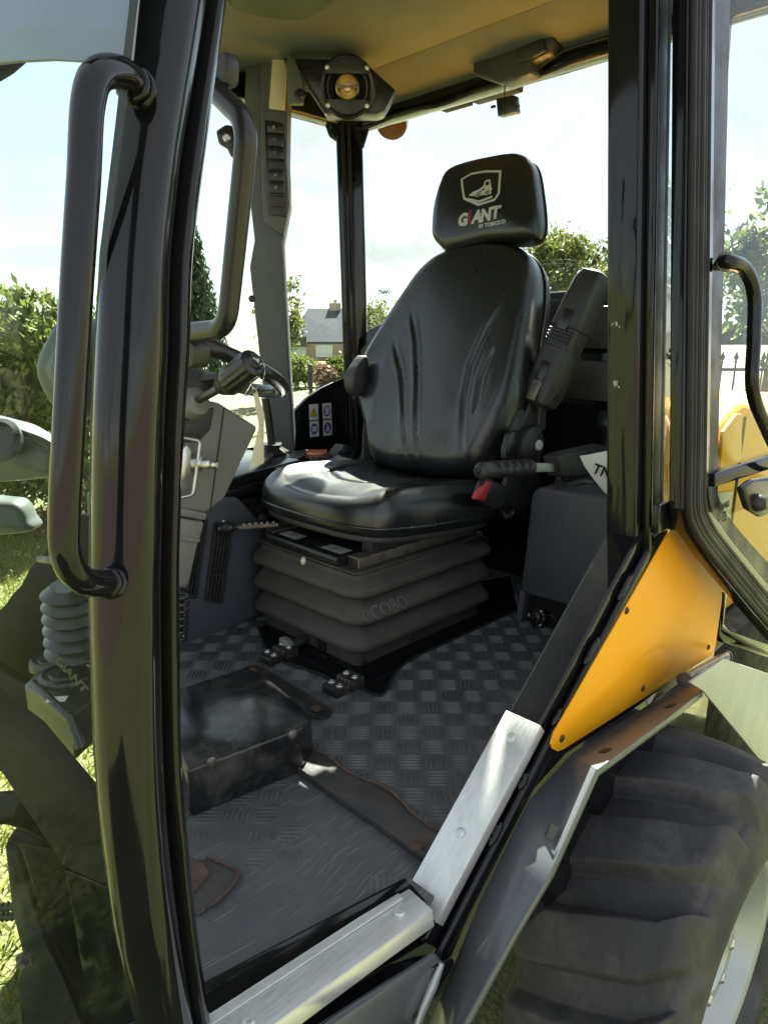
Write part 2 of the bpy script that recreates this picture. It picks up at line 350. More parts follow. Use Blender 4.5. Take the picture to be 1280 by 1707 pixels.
def grooves(lines, width, depth):
    segs = [(V((*a, 0)), V((*b, 0)), i/(len(l)-1), (i+1)/(len(l)-1)) for l in lines for i, (a, b) in enumerate(zip(l, l[1:]))]
    def f(u, w):
        p = V((u, w, 0)); best = 9; tt = 0
        for a, b, t0, t1 in segs:
            d = b-a; t = max(0, min(1, (p-a).dot(d)/d.length_squared)); q = (p-a-d*t).length
            if q < best: best = q; tt = t0+(t1-t0)*t
        fade = min(1, 5*tt, 5*(1-tt)+0.4)
        return (-depth*math.exp(-(best/width)**2) + 0.22*depth*math.exp(-((best-2.2*width)/(1.3*width))**2))*fade
    return f
def textmesh(body, size, shear=0.0, bold=0.0, sx=1.0, extrude=0.0004):
    cu = bpy.data.curves.new('t', 'FONT'); cu.body = body; cu.size = size; cu.shear = shear; cu.offset = bold; cu.extrude = extrude
    cu.align_x = 'CENTER'; cu.align_y = 'CENTER'; cu.resolution_u = 3
    o = bpy.data.objects.new('t', cu); COL.objects.link(o); dg = bpy.context.evaluated_depsgraph_get()
    me = bpy.data.meshes.new_from_object(o.evaluated_get(dg)); bpy.data.objects.remove(o)
    for v in me.vertices: v.co.x *= sx
    me.materials.clear(); return me
def text(name, body, size, O, U, W, mat, parent, shear=0.0, bold=0.0, sx=1.0, onto=None, lift=0.0007):
    me = textmesh(body, size, shear, bold, sx); O, U, W = V(O), V(U).normalized(), V(W).normalized(); N = U.cross(W)
    place(me, O, U, W, N, onto, lift); return link(name, me, mat, parent)
def bvh_of(o):
    bm = bmesh.new(); bm.from_mesh(o.data); t = BVHTree.FromBMesh(bm); bm.free(); return t
def place(me, O, U, W, N, onto=None, lift=0.0007):
    for v in me.vertices:
        p = O+U*v.co.x+W*v.co.y
        if onto:
            h = onto.ray_cast(p+N*0.15, -N)
            if h[0] is not None: p = h[0]
            p = p+N*(lift+v.co.z)
        else: p = p+N*(lift+v.co.z)
        v.co = p
def decal(name, polys, O, U, W, mat, parent, onto=None, lift=0.0006, sub=0.012):
    """flat printed polygons given in (u, w); cut fine enough to follow a curved surface"""
    bm = bmesh.new()
    for pl in polys: bm.faces.new([bm.verts.new((a, b, 0)) for a, b in pl])
    bmesh.ops.triangulate(bm, faces=bm.faces)
    if onto:
        for _ in range(3):
            es = [e for e in bm.edges if e.calc_length() > sub]
            if es: bmesh.ops.subdivide_edges(bm, edges=es, cuts=1); bmesh.ops.triangulate(bm, faces=bm.faces)
    me = bpy.data.meshes.new(name); bm.to_mesh(me); bm.free()
    O, U, W = V(O), V(U).normalized(), V(W).normalized(); place(me, O, U, W, U.cross(W), onto, lift)
    return link(name, me, mat, parent)
def disc(r, cx=0, cy=0, n=24, a0=0, a1=360): return [(cx+r*math.cos(R(a0+(a1-a0)*k/n)), cy+r*math.sin(R(a0+(a1-a0)*k/n))) for k in range(n)]
def ring2(r0, r1, cx=0, cy=0, n=28):
    return [[(cx+q*math.cos(R(360*i/n)), cy+q*math.sin(R(360*i/n))) for q, i in ((r0, k), (r1, k), (r1, k+1), (r0, k+1))] for k in range(n)]
def outline_band(pts, w):
    """closed band of width w inside the polygon pts, as quads"""
    c = V((sum(p[0] for p in pts)/len(pts), sum(p[1] for p in pts)/len(pts), 0)); out = []
    ins = []
    n = len(pts)
    for i in range(n):
        a, b, d = V((*pts[i-1], 0)), V((*pts[i], 0)), V((*pts[(i+1) % n], 0))
        n1 = V((-(b-a).y, (b-a).x, 0)).normalized(); n2 = V((-(d-b).y, (d-b).x, 0)).normalized()
        if n1.dot(c-b) < 0: n1 = -n1
        if n2.dot(c-b) < 0: n2 = -n2
        h = (n1+n2).normalized(); q = b+h*(w/max(.4, h.dot(n1))); ins.append((q.x, q.y))
    for i in range(n): j = (i+1) % n; out.append([pts[i], pts[j], ins[j], ins[i]])
    return out

# ================================================================== setting
def struct(name, pts, mat):
    me = bpy.data.meshes.new(name); me.from_pydata([tuple(p) for p in pts], [], [tuple(range(len(pts)))])
    o = link(name, me, mat); o['kind'] = 'structure'; return o
LAWN = pbr('lawn', (0.082, 0.106, 0.026), (0.138, 0.142, 0.044), 5.0, 0.85, bump=(60, 0.8, 'n', 0.03), dust=((0.19, 0.17, 0.06), 0.6, 40), lo=.3, hi=.7)
FIELDM = pbr('stubble_field', (0.120, 0.112, 0.042), (0.09, 0.096, 0.036), 0.12, 0.9, bump=(3, 0.4, 'n', 0.1))
SOIL = pbr('bark_mulch', (0.16, 0.075, 0.045), (0.085, 0.045, 0.03), 14, 0.9, bump=(40, 0.8, 'n', 0.03))
PAVE = pbr('brick_road', (0.11, 0.075, 0.06), (0.15, 0.10, 0.08), 6, 0.85, bump=(20, 0.4, 'n', 0.01))
struct('lawn', [(-1500, -1500, GZ), (1500, -1500, GZ), (1500, 1500, GZ), (-1500, 1500, GZ)], LAWN)
struct('field', [(24, -60, GZ+.012), (700, -240, GZ+.012), (900, 220, GZ+.012), (30, 16, GZ+.012)], FIELDM)
struct('road', [(15.5, -40, GZ+.016), (19, -40, GZ+.016), (20.5, 20, GZ+.016), (17, 20, GZ+.016)], PAVE)
struct('driveway', [(-60, 3.0, GZ+.010), (-4.2, 3.0, GZ+.010), (-3.8, -4.6, GZ+.010), (15.2, -6.8, GZ+.010), (15.2, -60, GZ+.010), (-60, -60, GZ+.010)], pbr('clinker_paving', (0.085, 0.060, 0.050), (0.125, 0.09, 0.075), 5, 0.85, bump=(12, 0.4, 'n', 0.01)))  # unseen; paving inferred from reflections, front arm added to darken post reflections
struct('flower_bed', [PZ(-160, 878, GZ+.02), PZ(70, 893, GZ+.02), PZ(200, 880, GZ+.02), PZ(200, 845, GZ+.02), PZ(-160, 845, GZ+.02)], SOIL)

def npmesh(name, verts, quads, mat, parent=None):
    me = bpy.data.meshes.new(name); nv = len(verts); nf = len(quads)
    me.vertices.add(nv); me.vertices.foreach_set('co', np.asarray(verts, dtype=np.float32).ravel())
    k = quads.shape[1]
    me.loops.add(nf*k); me.loops.foreach_set('vertex_index', quads.astype(np.int32).ravel())
    me.polygons.add(nf); me.polygons.foreach_set('loop_start', np.arange(0, nf*k, k, dtype=np.int32))
    me.update(calc_edges=True); me.materials.append(mat)
    o = bpy.data.objects.new(name, me); COL.objects.link(o)
    if parent is not None:
        o.parent = parent
        if parent.name in ROOTLOC: o.matrix_parent_inverse = Matrix.Translation(-ROOTLOC[parent.name])
    return o
def leafmat(name, dark, light, tr=0.35):
    m = bpy.data.materials.new(name); m.use_nodes = True; t = m.node_tree; b = t.nodes['Principled BSDF']
    g = nd(t, 'ShaderNodeNewGeometry'); mixc = nd(t, 'ShaderNodeMix', data_type='RGBA')
    mixc.inputs['A'].default_value = (*dark, 1); mixc.inputs['B'].default_value = (*light, 1)
    t.links.new(g.outputs['Random Per Island'], mixc.inputs['Factor']); t.links.new(mixc.outputs['Result'], b.inputs['Base Color'])
    b.inputs['Roughness'].default_value = 0.5
    tl = nd(t, 'ShaderNodeBsdfTranslucent'); t.links.new(mixc.outputs['Result'], tl.inputs[0])
    ms_ = nd(t, 'ShaderNodeMixShader'); ms_.inputs[0].default_value = tr
    o = t.nodes['Material Output']; t.links.new(b.outputs[0], ms_.inputs[1]); t.links.new(tl.outputs[0], ms_.inputs[2]); t.links.new(ms_.outputs[0], o.inputs[0])
    return m
LAUREL = leafmat('laurel_leaves', (0.05, 0.085, 0.012), (0.20, 0.22, 0.035), .4)
OAK = leafmat('tree_leaves', (0.06, 0.085, 0.018), (0.16, 0.18, 0.05), .45)
CONIF = leafmat('conifer_needles', (0.018, 0.042, 0.020), (0.055, 0.085, 0.036), .2)
SHRUBL = leafmat('shrub_leaves', (0.05, 0.10, 0.015), (0.17, 0.19, 0.03), .35)
SHRUBR = leafmat('red_shrub_leaves', (0.15, 0.08, 0.06), (0.24, 0.15, 0.10), .3)
BARK = pbr('bark', (0.10, 0.075, 0.055), (0.06, 0.045, 0.035), 8, 0.9, bump=(30, 0.6, 'n', 0.01))
def leaf_pts(center, rad, n, clumps, spread, up=0.0):
    c = np.array(center); rad = np.array(rad, float)
    d = rng.normal(size=(clumps, 3)); d /= np.linalg.norm(d, axis=1)[:, None]
    r = rng.uniform(0.35, 1.0, clumps)**0.5
    cl = c + d*rad*r[:, None]
    idx = rng.integers(0, clumps, n)
    return cl[idx] + rng.normal(size=(n, 3))*spread*rad.mean()
def leaves(name, P, size, mat, parent, aspect=0.45, droop=None):
    n = len(P); a = rng.normal(size=(n, 3)); a /= np.linalg.norm(a, axis=1)[:, None]
    if droop is not None: a = a*0.6+np.array(droop); a /= np.linalg.norm(a, axis=1)[:, None]
    b = rng.normal(size=(n, 3)); b -= (b*a).sum(1)[:, None]*a; b /= np.linalg.norm(b, axis=1)[:, None]
    s = size*rng.uniform(0.6, 1.35, n)[:, None]
    v = np.stack([P-a*s*.5, P+b*s*aspect*.5, P+a*s*.5, P-b*s*aspect*.5], 1).reshape(-1, 3)
    return npmesh(name, v, np.arange(n*4).reshape(n, 4), mat, parent)
def limbs(name, base, top, r0, n, parent, spread):
    bm = bmesh.new(); base = V(base); top = V(top)
    sweep_bm(bm, [base, base.lerp(top, .5)+V((r0*.6, 0, 0)), top], circ(r0, 9), None, [1, .75, .35])
    for k in range(n):
        a = k*2.4; t = .35+.6*k/n; p = base.lerp(top, t); q = p+V((math.cos(a), math.sin(a), .7))*spread*(.6+.5*random.random())
        sweep_bm(bm, [p, p.lerp(q, .5)+V((0, 0, spread*.05)), q], circ(r0*.4, 7), None, [1, .6, .2])
    return frombm(name, bm, BARK, parent, 0)
def tree(name, label, cat, base, h, rad, zc, n, size, mat, clumps=60, spread=.17, group=None, trunk=.14):
    base = V(base); t = root(name, label, cat, base, group)
    limbs('trunk', base, base+V((0, 0, zc+rad[2]*.3)), trunk, 9, t, rad[0]*.7)
    leaves('crown', leaf_pts(base+V((0, 0, zc)), rad, n, clumps, spread), size, mat, t)
    return t
def at_dist(px, py, D): p = PD(px, py, D); return p
def ground_at(px, D): p = PD(px, HOR, D); return V((p.x, p.y, GZ))
# laurel hedge beside the machine's front: single shrubs grown together
for i, (px, py, h, rw, lab) in enumerate(((-95, 878, 2.35, .95, 'big laurel shrub at the far end of the bark bed, cut by the windscreen edge'), (40, 884, 2.25, .85, 'yellow green laurel shrub behind the windscreen, above the bark bed'), (150, 880, 2.1, .8, 'laurel shrub behind the front pillar with a thin twig on top'))):
    b = PZ(px, py-18, GZ); t = root('laurel_shrub', lab, 'shrub', b, 'laurel shrubs in the bark bed')
    b = V(b); b.z = GZ
    limbs('stem', b, b+V((0, 0, h*.8)), .04, 12, t, .6)
    P = np.concatenate([leaf_pts(b+V((0, 0, h*.5)), (rw, rw*.8, h*.47), 7500, 120, .13), leaf_pts(b+V((0, 0, h*.86)), (rw*.8, rw*.5, h*.16), 900, 26, .05)])
    leaves('foliage', P, .105, LAUREL, t, .36, (0, 0, .5))
# conifer and trees beyond the far windows
b = ground_at(318, 12.5); t = root('conifer_tree', 'tall dark conifer beyond the far side window next to the steering wheel', 'tree', b)
limbs('trunk', b, b+V((0, 0, 3.3)), .12, 8, t, .4)
zz = rng.uniform(.15, 1, 9000)**.8; an = rng.uniform(0, 6.283, 9000); rr = (1-zz*.86)*.95*rng.uniform(.5, 1.05, 9000)
leaves('crown', np.stack([b.x+rr*np.cos(an), b.y+rr*np.sin(an), b.z+zz*3.9], 1), .17, CONIF, t, .22, (0, 0, -.7))
g = ground_at(468, 19)
tree('loose_tree', 'loose open tree left of the house in the far side window', 'tree', g, 3, (.62, .62, 1.15), 2.3, 1500, .16, OAK, 40, .13)
g = ground_at(945, 24)
tree('broad_tree', 'broad leafy tree behind the headrest and folded armrest', 'tree', g, 5, (2.35, 2.35, 1.75), 3.3, 15000, .20, OAK, 110, .10)
g = ground_at(640, 30); tree('small_tree', 'small bushy tree low in the rear window left of the backrest', 'tree', g, 3, (1.3, 1.3, .95), 2.15, 2600, .18, OAK, 40, .16)
g = ground_at(1132, 15); tree('slender_tree', 'tall slender tree seen through the rear quarter glass beside the door', 'tree', g, 5, (.75, .75, 1.75), 3.1, 5200, .15, OAK, 70, .13)
g = ground_at(1292, 10); tree('spreading_tree', 'tree standing past the outer edge of the open door glass', 'tree', g, 4, (.75, .75, 1.0), 2.75, 2600, .15, OAK, 36, .14)
# far hedgerow on the horizon
hp = []
for px in np.arange(1060, 1700, 3.0):
    D = 150; p = PD(float(px), HOR, D); h = 3.2+2.0*math.sin(px*.031)+1.6*math.sin(px*.11+1)
    for k in range(14): hp.append((p.x+random.gauss(0, 2.2), p.y+random.gauss(0, 2.2), GZ+random.random()*max(1.2, h)))
o = leaves('hedgerow', np.array(hp), 2.2, CONIF, None, .7); o['kind'] = 'stuff'
# the house beyond the garden
ROOFM = pbr('slate_roof', (0.030, 0.037, 0.050), (0.042, 0.050, 0.064), 3, 0.9, spec=0.08)
BRICKM = pbr('house_brick', (0.30, 0.23, 0.17), (0.36, 0.28, 0.21), 9, 0.85)
WINM = pbr('white_window_blind', (0.55, 0.58, 0.62), (0.60, 0.62, 0.66), 3, 0.4)
DKW = pbr('dark_cladding', (0.05, 0.055, 0.06), (0.07, 0.075, 0.08), 3, 0.7)
HD = 52.0; hx = RT; hb = HV
def HP(px, py, D=HD): return PD(px, py, D)
ho = root('brick_house', 'brick house with dark slate roof and chimney beyond the garden fence', 'house', ground_at(530, HD))
wl = ground_at(470, HD); wr = ground_at(640, HD); zE = HP(530, 573).z; zR = HP(530, 515).z
prism('wall', [wl, wr, wr+V((0, 0, zE-GZ)), wl+V((0, 0, zE-GZ))], HV*9, BRICKM, ho, 0)
rf = prism('roof', [V((0, 0, 0))+HP(478, 576), HP(640, 576), HP(640, 574)+HV*4.8+V((0, 0, zR-zE)), HP(503, 574)+HV*4.8+V((0, 0, zR-zE))], HV*.01+V((0, 0, .25)), ROOFM, ho, 0)
prism('roof', [HP(640, 576)+HV*9.6, HP(478, 576)+HV*9.6, HP(503, 574)+HV*4.81+V((0, 0, zR-zE)), HP(640, 574)+HV*4.81+V((0, 0, zR-zE))], V((0, 0, .25)), ROOFM, ho, 0)
c = HP(551, 500)+HV*4.5; prism('chimney', [c-RT*.45-V((0, 0, .9)), c+RT*.45-V((0, 0, .9)), c+RT*.45, c-RT*.45], HV*.7, BRICKM, rf, .03)
prism('chimney_pot', [c-RT*.12+HV*.3, c+RT*.12+HV*.3, c+RT*.12+HV*.3+V((0, 0, .28)), c-RT*.12+HV*.3+V((0, 0, .28))], HV*.25, BRICKM, rf, .02)
for x0, y0, x1, y1, m in ((528, 577, 553, 594, WINM), (582, 578, 604, 594, WINM), (481, 579, 509, 600, WINM)):
    wd = prism('window', [HP(x0, y0, HD-.03), HP(x1, y0, HD-.03), HP(x1, y1, HD-.03), HP(x0, y1, HD-.03)], HV*.025, m, ho, 0)
    fr = 1.2
    for q in ((x0-fr, y0-fr, x1+fr, y0), (x0-fr, y1, x1+fr, y1+fr), (x0-fr, y0, x0, y1), (x1, y0, x1+fr, y1)):
        prism('frame', [HP(q[0], q[1], HD-.08), HP(q[2], q[1], HD-.08), HP(q[2], q[3], HD-.08), HP(q[0], q[3], HD-.08)], HV*.075, WHT, wd, 0)
prism('cladding', [HP(474, 561, HD-.4), HP(511, 561, HD-.4), HP(511, 578, HD-.4), HP(474, 578, HD-.4)], HV*.38, DKW, ho, 0)
# garden shrubs in front of the house
for px, D, rw, h, m, lab in ((490, 24, .6, 1.2, SHRUBL, 'yellow green rounded shrub at the foot of the house'), (512, 25, .7, 1.0, SHRUBL, 'low bright shrub between the round shrub and the red one'),
        (538, 23, .45, .85, SHRUBR, 'reddish flowering shrub in front of the house window'), (566, 24, .7, 1.05, SHRUBL, 'green clipped shrub beside the red flowering one'), (600, 25, .9, 1.3, SHRUBL, 'green shrub behind the rear cab post')):
    g = ground_at(px, D); t = root('garden_shrub', lab, 'shrub', g, 'shrubs before the house')
    limbs('stem', g, g+V((0, 0, h*.6)), .04, 5, t, .3)
    leaves('foliage', leaf_pts(g+V((0, 0, h*.55)), (rw, rw*.7, h*.45), 1500, 40, .16), .14, m, t)
# wire mesh garden fence: posts and two panels
FNC = pbr('green_grey_fence_wire', (0.030, 0.036, 0.034), None, 5, 0.5)
fr_ = root('mesh_fence', 'dark wire mesh panel fence with square posts across the lawn', 'fence', ground_at(516, 13.5))
FD = 13.5; ftop = PD(516, 612, FD).z
for px in (454, 516, 578, 640):
    g = ground_at(px, FD); box('post', g+V((-.03, -.03, 0)), V((g.x+.03, g.y+.03, ftop+.05)), FNC, fr_, .004)
for pa, pb in ((454, 516), (516, 578), (578, 640)):
    bm = bmesh.new(); a = ground_at(pa, FD); b = ground_at(pb, FD); n = int((b-a).length/.055)
    for k in range(1, n):
        p = a.lerp(b, k/n); sweep_bm(bm, [p+V((0, 0, .05)), V((p.x, p.y, ftop))], circ(.0035, 4))
    for z in np.arange(GZ+.06, ftop, .2): sweep_bm(bm, [V((a.x, a.y, z)), V((b.x, b.y, z))], circ(.0045, 4))
    frombm('mesh_panel', bm, FNC, fr_, 0)
# iron railing seen through the door glass
IRN = pbr('black_wrought_iron', (0.012, 0.012, 0.013), None, 5, 0.45)
ir = root('iron_railing', 'black wrought iron railing with spear tips seen through the open door glass', 'railing', ground_at(1225, 8.0))
ID = 8.0
for px in (1118, 1133, 1148, 1163, 1178, 1193, 1208, 1231, 1254, 1277, 1300):
    g = ground_at(px, ID); zt = PD(px, 604, ID).z
    tube('baluster', [g, V((g.x, g.y, zt))], .011, IRN, ir, 8)
    lathe('spear_tip', [(0, -.01), (.022, 0), (.01, .02), (.03, .05), (.0, .13)], V((g.x, g.y, zt)), (0, 0, 1), IRN, ir, 8)
for y in (616, 690): 
    a, b = PD(1105, y, ID), PD(1320, y, ID); bar('rail', [a, b], .018, .008, IRN, ir, (0, 0, 1), .002)
# short grass blades where the lawn shows near the machine
n = 42000
gx = rng.uniform(-1.2, 3.2, n*2); gy = rng.uniform(1.2, 7.5, n*2)
keep = ~((gx > .6) & (gy < 2.4)); gx = gx[keep][:n]; gy = gy[keep][:n]; n = len(gx)
hh = rng.uniform(.03, .075, n); wv = rng.uniform(.003, .006, n); an = rng.uniform(0, 6.283, n); ln = rng.normal(0, .03, (n, 2))
base = np.stack([gx, gy, np.full(n, GZ)], 1); sd = np.stack([np.cos(an)*wv, np.sin(an)*wv, np.zeros(n)], 1)
tip = base+np.stack([ln[:, 0], ln[:, 1], hh], 1)
v = np.stack([base-sd, base+sd, tip], 1).reshape(-1, 3)
GRS = leafmat('grass_blades', (0.09, 0.12, 0.012), (0.23, 0.215, 0.035), .4)
o = npmesh('grass', v, np.arange(n*3).reshape(n, 3), GRS); o['kind'] = 'stuff'

# ================================================================== the wheel loader
LD = root('wheel_loader', 'black and orange compact wheel loader with open glazed cab, seen through its door opening', 'wheel loader', (1.2, 1.43, GZ))
CY = 1.43
# ---- floor plates with raised five-bar tread
FA = [(.30, .665), (.66, .60), (.735, .60), (.735, 1.66), (.735, 1.66)]
fa = prism('floor_plate', [V((.31, .66, 0)), V((.67, .585, 0)), V((.742, .585, 0)), V((.742, 1.72, 0)), V((.72, 1.72, 0))], (0, 0, -.022), FLW, LD, .002)
fb = prism('floor_plate', [V((.745, .60, 0)), V((1.2, .60, 0)), V((2.06, .62, 0)), V((2.06, 2.24, 0)), V((.745, 2.24, 0))], (0, 0, -.022), FLR, LD, .002)
def inpoly(x, y, pl):
    c = False
    for (x0, y0), (x1, y1) in zip(pl, pl[1:]+pl[:1]):
        if (y0 > y) != (y1 > y) and x < (x1-x0)*(y-y0)/(y1-y0)+x0: c = not c
    return c
def tread(name, poly, parent, mat, hgt, keep=1.0, rot=R(45), cell=.0545, org=(.7, .7)):
    bm = bmesh.new(); ca, sa = math.cos(rot), math.sin(rot)
    for i in range(-32, 33):
        for j in range(-32, 33):
            cx, cy = i*cell, j*cell; X = org[0]+cx*ca-cy*sa; Y = org[1]+cx*sa+cy*ca
            if not inpoly(X, Y, poly): continue
            kk = keep(X, Y) if callable(keep) else keep
            if random.random() > kk: continue
            for b in range(5):
                o = (b-2)*cell*.185; L = cell*.44; wd = cell*.064
                loc = [(-L, 0, 0), (-L*.45, wd, 0), (L*.45, wd, 0), (L, 0, 0), (L*.45, -wd, 0), (-L*.45, -wd, 0), (-L*.5, 0, hgt), (L*.5, 0, hgt)]
                vs_ = []
                for a, c, z in loc:
                    if (i+j) % 2: a, c = a, c+o
                    else: a, c = -(c+o), a
                    vs_.append(bm.verts.new((X+a*ca-c*sa, Y+a*sa+c*ca, z+.0003)))
                q = vs_
                for f in ((q[0], q[6], q[1]), (q[1], q[6], q[7], q[2]), (q[2], q[7], q[3]), (q[3], q[7], q[4]), (q[4], q[7], q[6], q[5]), (q[5], q[6], q[0])): bm.faces.new(f)
    o = frombm(name, bm, mat, parent, 0, angle=20); o['kind'] = 'stuff'; return o
tread('tread_pattern', [(.34, .69), (.66, .63), (.72, .63), (.72, 1.6), (.70, 1.6)], fa, TRD, .0014, lambda x, y: .30+.6*(abs(y-.80) > .14))
tread('tread_pattern', [(.80, .635), (2.0, .635), (2.0, 2.2), (.78, 2.2), (.78, 1.05), (.81, 1.02)], fb, TRD, .0030)
# black smooth plate round the seat foot, with the cut edge of the floor mat
sp = [(430, 1045), (452, 1092), (500, 1112), (540, 1126), (566, 1140), (598, 1146), (628, 1158), (642, 1154), (655, 1128), (672, 1108), (700, 1091), (780, 1054), (862, 1016), (850, 960), (600, 1000)]
mp_ = prism('seat_mount_plate', [PZ(x, y, .005) for x, y in sp], (0, 0, -.004), BLK, LD, .001)
edge = [PZ(x, y, .006) for x, y in sp[:13]]
tube('mat_edge', catmull(edge, 5), .0032, SEAL, mp_, 8)
# clamps holding the seat plate
for (x, y) in ((463, 1092), (571, 1143)):
    p = PZ(x, y, .012); cl = box('seat_clamp', p+V((-.045, -.028, -.010)), p+V((.0, .028, .012)), BLKW, LD, .004)
    box('clamp_plate', p+V((.006, -.03, -.010)), p+V((.05, .03, .018)), BLKW, cl, .004)
    for dx, dy in ((-.022, -.015), (-.022, .015), (.028, -.016), (.028, .016)): bolt(p+V((dx, dy, .013 if dx < 0 else .019)), (0, 0, 1), .008, STL, cl, 'clamp_bolt')
    for k in range(4): box('clamp_rib', p+V((.0005, -.024+k*.013, .0)), p+V((.0058, -.018+k*.013, .02)), STLD, cl, .001)
# raised black step box in front of the seat with its floor flange
bx_ = [PZ(296, 1150, .10), PZ(330, 1137, .10), PZ(410, 1112, .10), PZ(440, 1124, .10), PZ(520, 1190, .10), PZ(503, 1214, .10), PZ(313, 1285, .10), PZ(292, 1240, .10)]
st = prism('step_box', bx_, (0, 0, -.098), SCUF, LD, .005, 3)
a, b = PZ(418, 1117, .007), PZ(532, 1187, .007)
d = (b-a).normalized(); q = V((-d.y, d.x, 0))
if q.x < 0: q = -q
fl = [a-d*.01-q*.03, b+d*.0-q*.03] + [b+d*(.028*math.sin(R(k)))+q*(-.028*math.cos(R(k))+.004) for k in range(10, 180, 17)] + [b+q*.034, a+q*.034] + [a-d*(.028*math.sin(R(k)))+q*(.028*math.cos(R(k))+.004) for k in range(10, 180, 17)]
prism('step_flange', fl, (0, 0, -.006), BLKW, st, .002)
bolt(a+d*.012+V((0, 0, .004)), (0, 0, 1), .010, RST, st); bolt(b-d*.012+V((0, 0, .004)), (0, 0, 1), .010, RST, st)
for x, y in ((353, 1270), (488, 1224)):
    p = PP(x, y, bx_[5], (bx_[6]-bx_[5]).cross(V((0, 0, 1)))); n = (bx_[6]-bx_[5]).cross(V((0, 0, 1))).normalized()
    if n.dot(HV) > 0: n = -n
    bolt(p, n, .0075, STLD, st)
# rusty joint bar between the two floor plates
jb = prism('joint_bar', [V((.742, 1.035, .012)), V((.752, 1.055, .012)), V((.800, 1.045, .012)), V((.812, .99, .012)), V((.806, .90, .012)), V((.818, .84, .012)), V((.822, .80, .012)), V((.808, .74, .012)), V((.80, .665, .012)), V((.742, .64, .012))], (0, 0, -.011), RSTB, LD, .003)
bar('bar_lip', [V((.744, 1.04, .010)), V((.744, .645, .010))], .005, .0022, RSTB, jb, (0, 0, 1), .001)
for x, y in ((500, 1268), (694, 1409)): bolt(PZ(x, y, .014), (0, 0, 1), .011, RST, jb)
tube('rust_ridge', catmull([(.803, 1.03, .013), (.811, .98, .015), (.806, .91, .013), (.820, .83, .016), (.820, .79, .016), (.806, .73, .014), (.802, .67, .013)], 9), .0042, RST, jb, 7, [.3+1.1*random.random() for _ in range(55)])
# rusty bracket let into the floor beside the front pillar
rb = prism('floor_bracket', [PZ(x, y, .006) for x, y in ((300, 1435), (345, 1432), (365, 1440), (396, 1452), (398, 1462), (375, 1490), (330, 1522), (300, 1530))], (0, 0, -.005), RSTB, LD, .003)
prism('rust_block', [PZ(x, y, .014) for x, y in ((296, 1428), (318, 1424), (342, 1438), (350, 1452), (328, 1478), (312, 1490), (296, 1490))], (0, 0, -.012), RST, rb, .005)
tube('rust_ridge', catmull([PZ(x, y, .007) for x, y in ((345, 1430), (370, 1438), (397, 1455), (375, 1490), (330, 1524))], 9), .003, RST, rb, 7, [.3+1.1*random.random() for _ in range(37)])

# ---- door opening: sill, diagonal tube, aluminium tread strips
tin = [(330, 1690), (664, 1492), (682, 1480), (850, 1168), (905, 1055), (1012, 890)]
def on_low(x, y): return PZ(x, y, .022)
# lower sill tube
sA, sB = V((.20, .700, -.024)), V((.675, .606, -.024))
sill = bar('sill_tube', [sA, sB], .040, .034, BLK, LD, (0, 0, 1), .010)
o1 = [PZ(250, 1750, .024), PZ(668, 1487, .024), PZ(682, 1480, .024)]
o2 = [PZ(380, 1760, .024), PZ(722, 1518, .024), PZ(722, 1518, .024)]
ss = skinned('sill_strip', [PZ(200, 1790, .024), PZ(600, 1530, .024), PZ(682, 1481, .024)], [PZ(330, 1800, .024), PZ(640, 1575, .024), PZ(722, 1517, .024)], ALU, LD, (0, 0, -.003), .0012)
skinned('strip_lip', [PZ(200, 1790, .0245), PZ(600, 1530, .0245), PZ(664, 1491, .0245)], [PZ(230, 1793, .0245), PZ(612, 1539, .0245), PZ(672, 1500, .0245)], ALU, ss, (0, 0, .003), .001)
skinned('strip_face', [PZ(330, 1800, .023), PZ(640, 1575, .023), PZ(721, 1518, .023)], [PZ(330, 1800, .023)+V((0, -.004, -.026)), PZ(640, 1575, .023)+V((0, -.004, -.026)), PZ(721, 1518, .023)+V((0, -.004, -.026))], ALU, ss, (0, .003, 0), .001)
bolt(PZ(666, 1522, .025), (0, 0, 1), .007, ALU, ss, 'rivet'); bolt(PZ(415, 1705, .025), (0, 0, 1), .007, ALU, ss, 'rivet')
# diagonal tube rising to the door post: traced on its inner (Y .63) and outer (Y .57) top edges
YI, YO = .632, .566
inn = [PY(682, 1482, YI), PY(850, 1168, YI), PY(905, 1055, YI), PY(1012, 890, YI)]
L0, L1 = V((.705, 0, .0)), V((1.275, 0, .480))
def diag(t, y, off=0.0):
    d = (L1-L0); nrm = V((-d.z, 0, d.x)).normalized(); p = L0+d*t+nrm*off; return V((p.x, y, p.z))
dt = prism('door_sill_tube', [diag(-.09, YO), diag(1.0, YO), diag(1.06, YO, -.02), diag(1.06, YO, -.06), diag(-.09, YO, -.06)], (0, YI-YO, 0), BLK, LD, .006, 3)
nrm = (diag(0, 0, 1)-diag(0, 0, 0))
ds = prism('sill_strip', [diag(-.045, YO-.002, .004), diag(.425, YO-.002, .004), diag(.425, YI+.002, .004), diag(-.02, YI+.002, .004)], -nrm*.003, ALU, LD, .0012)
prism('strip_face', [diag(-.045, YO-.004, .0035), diag(.425, YO-.004, .0035), diag(.425, YO-.004, -.020), diag(-.045, YO-.004, -.020)], (0, .0028, 0), ALU, ds, .001)
for t in (.13, .37): bolt(diag(t, (YO+YI)/2, .0055), nrm, .007, ALU, ds, 'rivet')
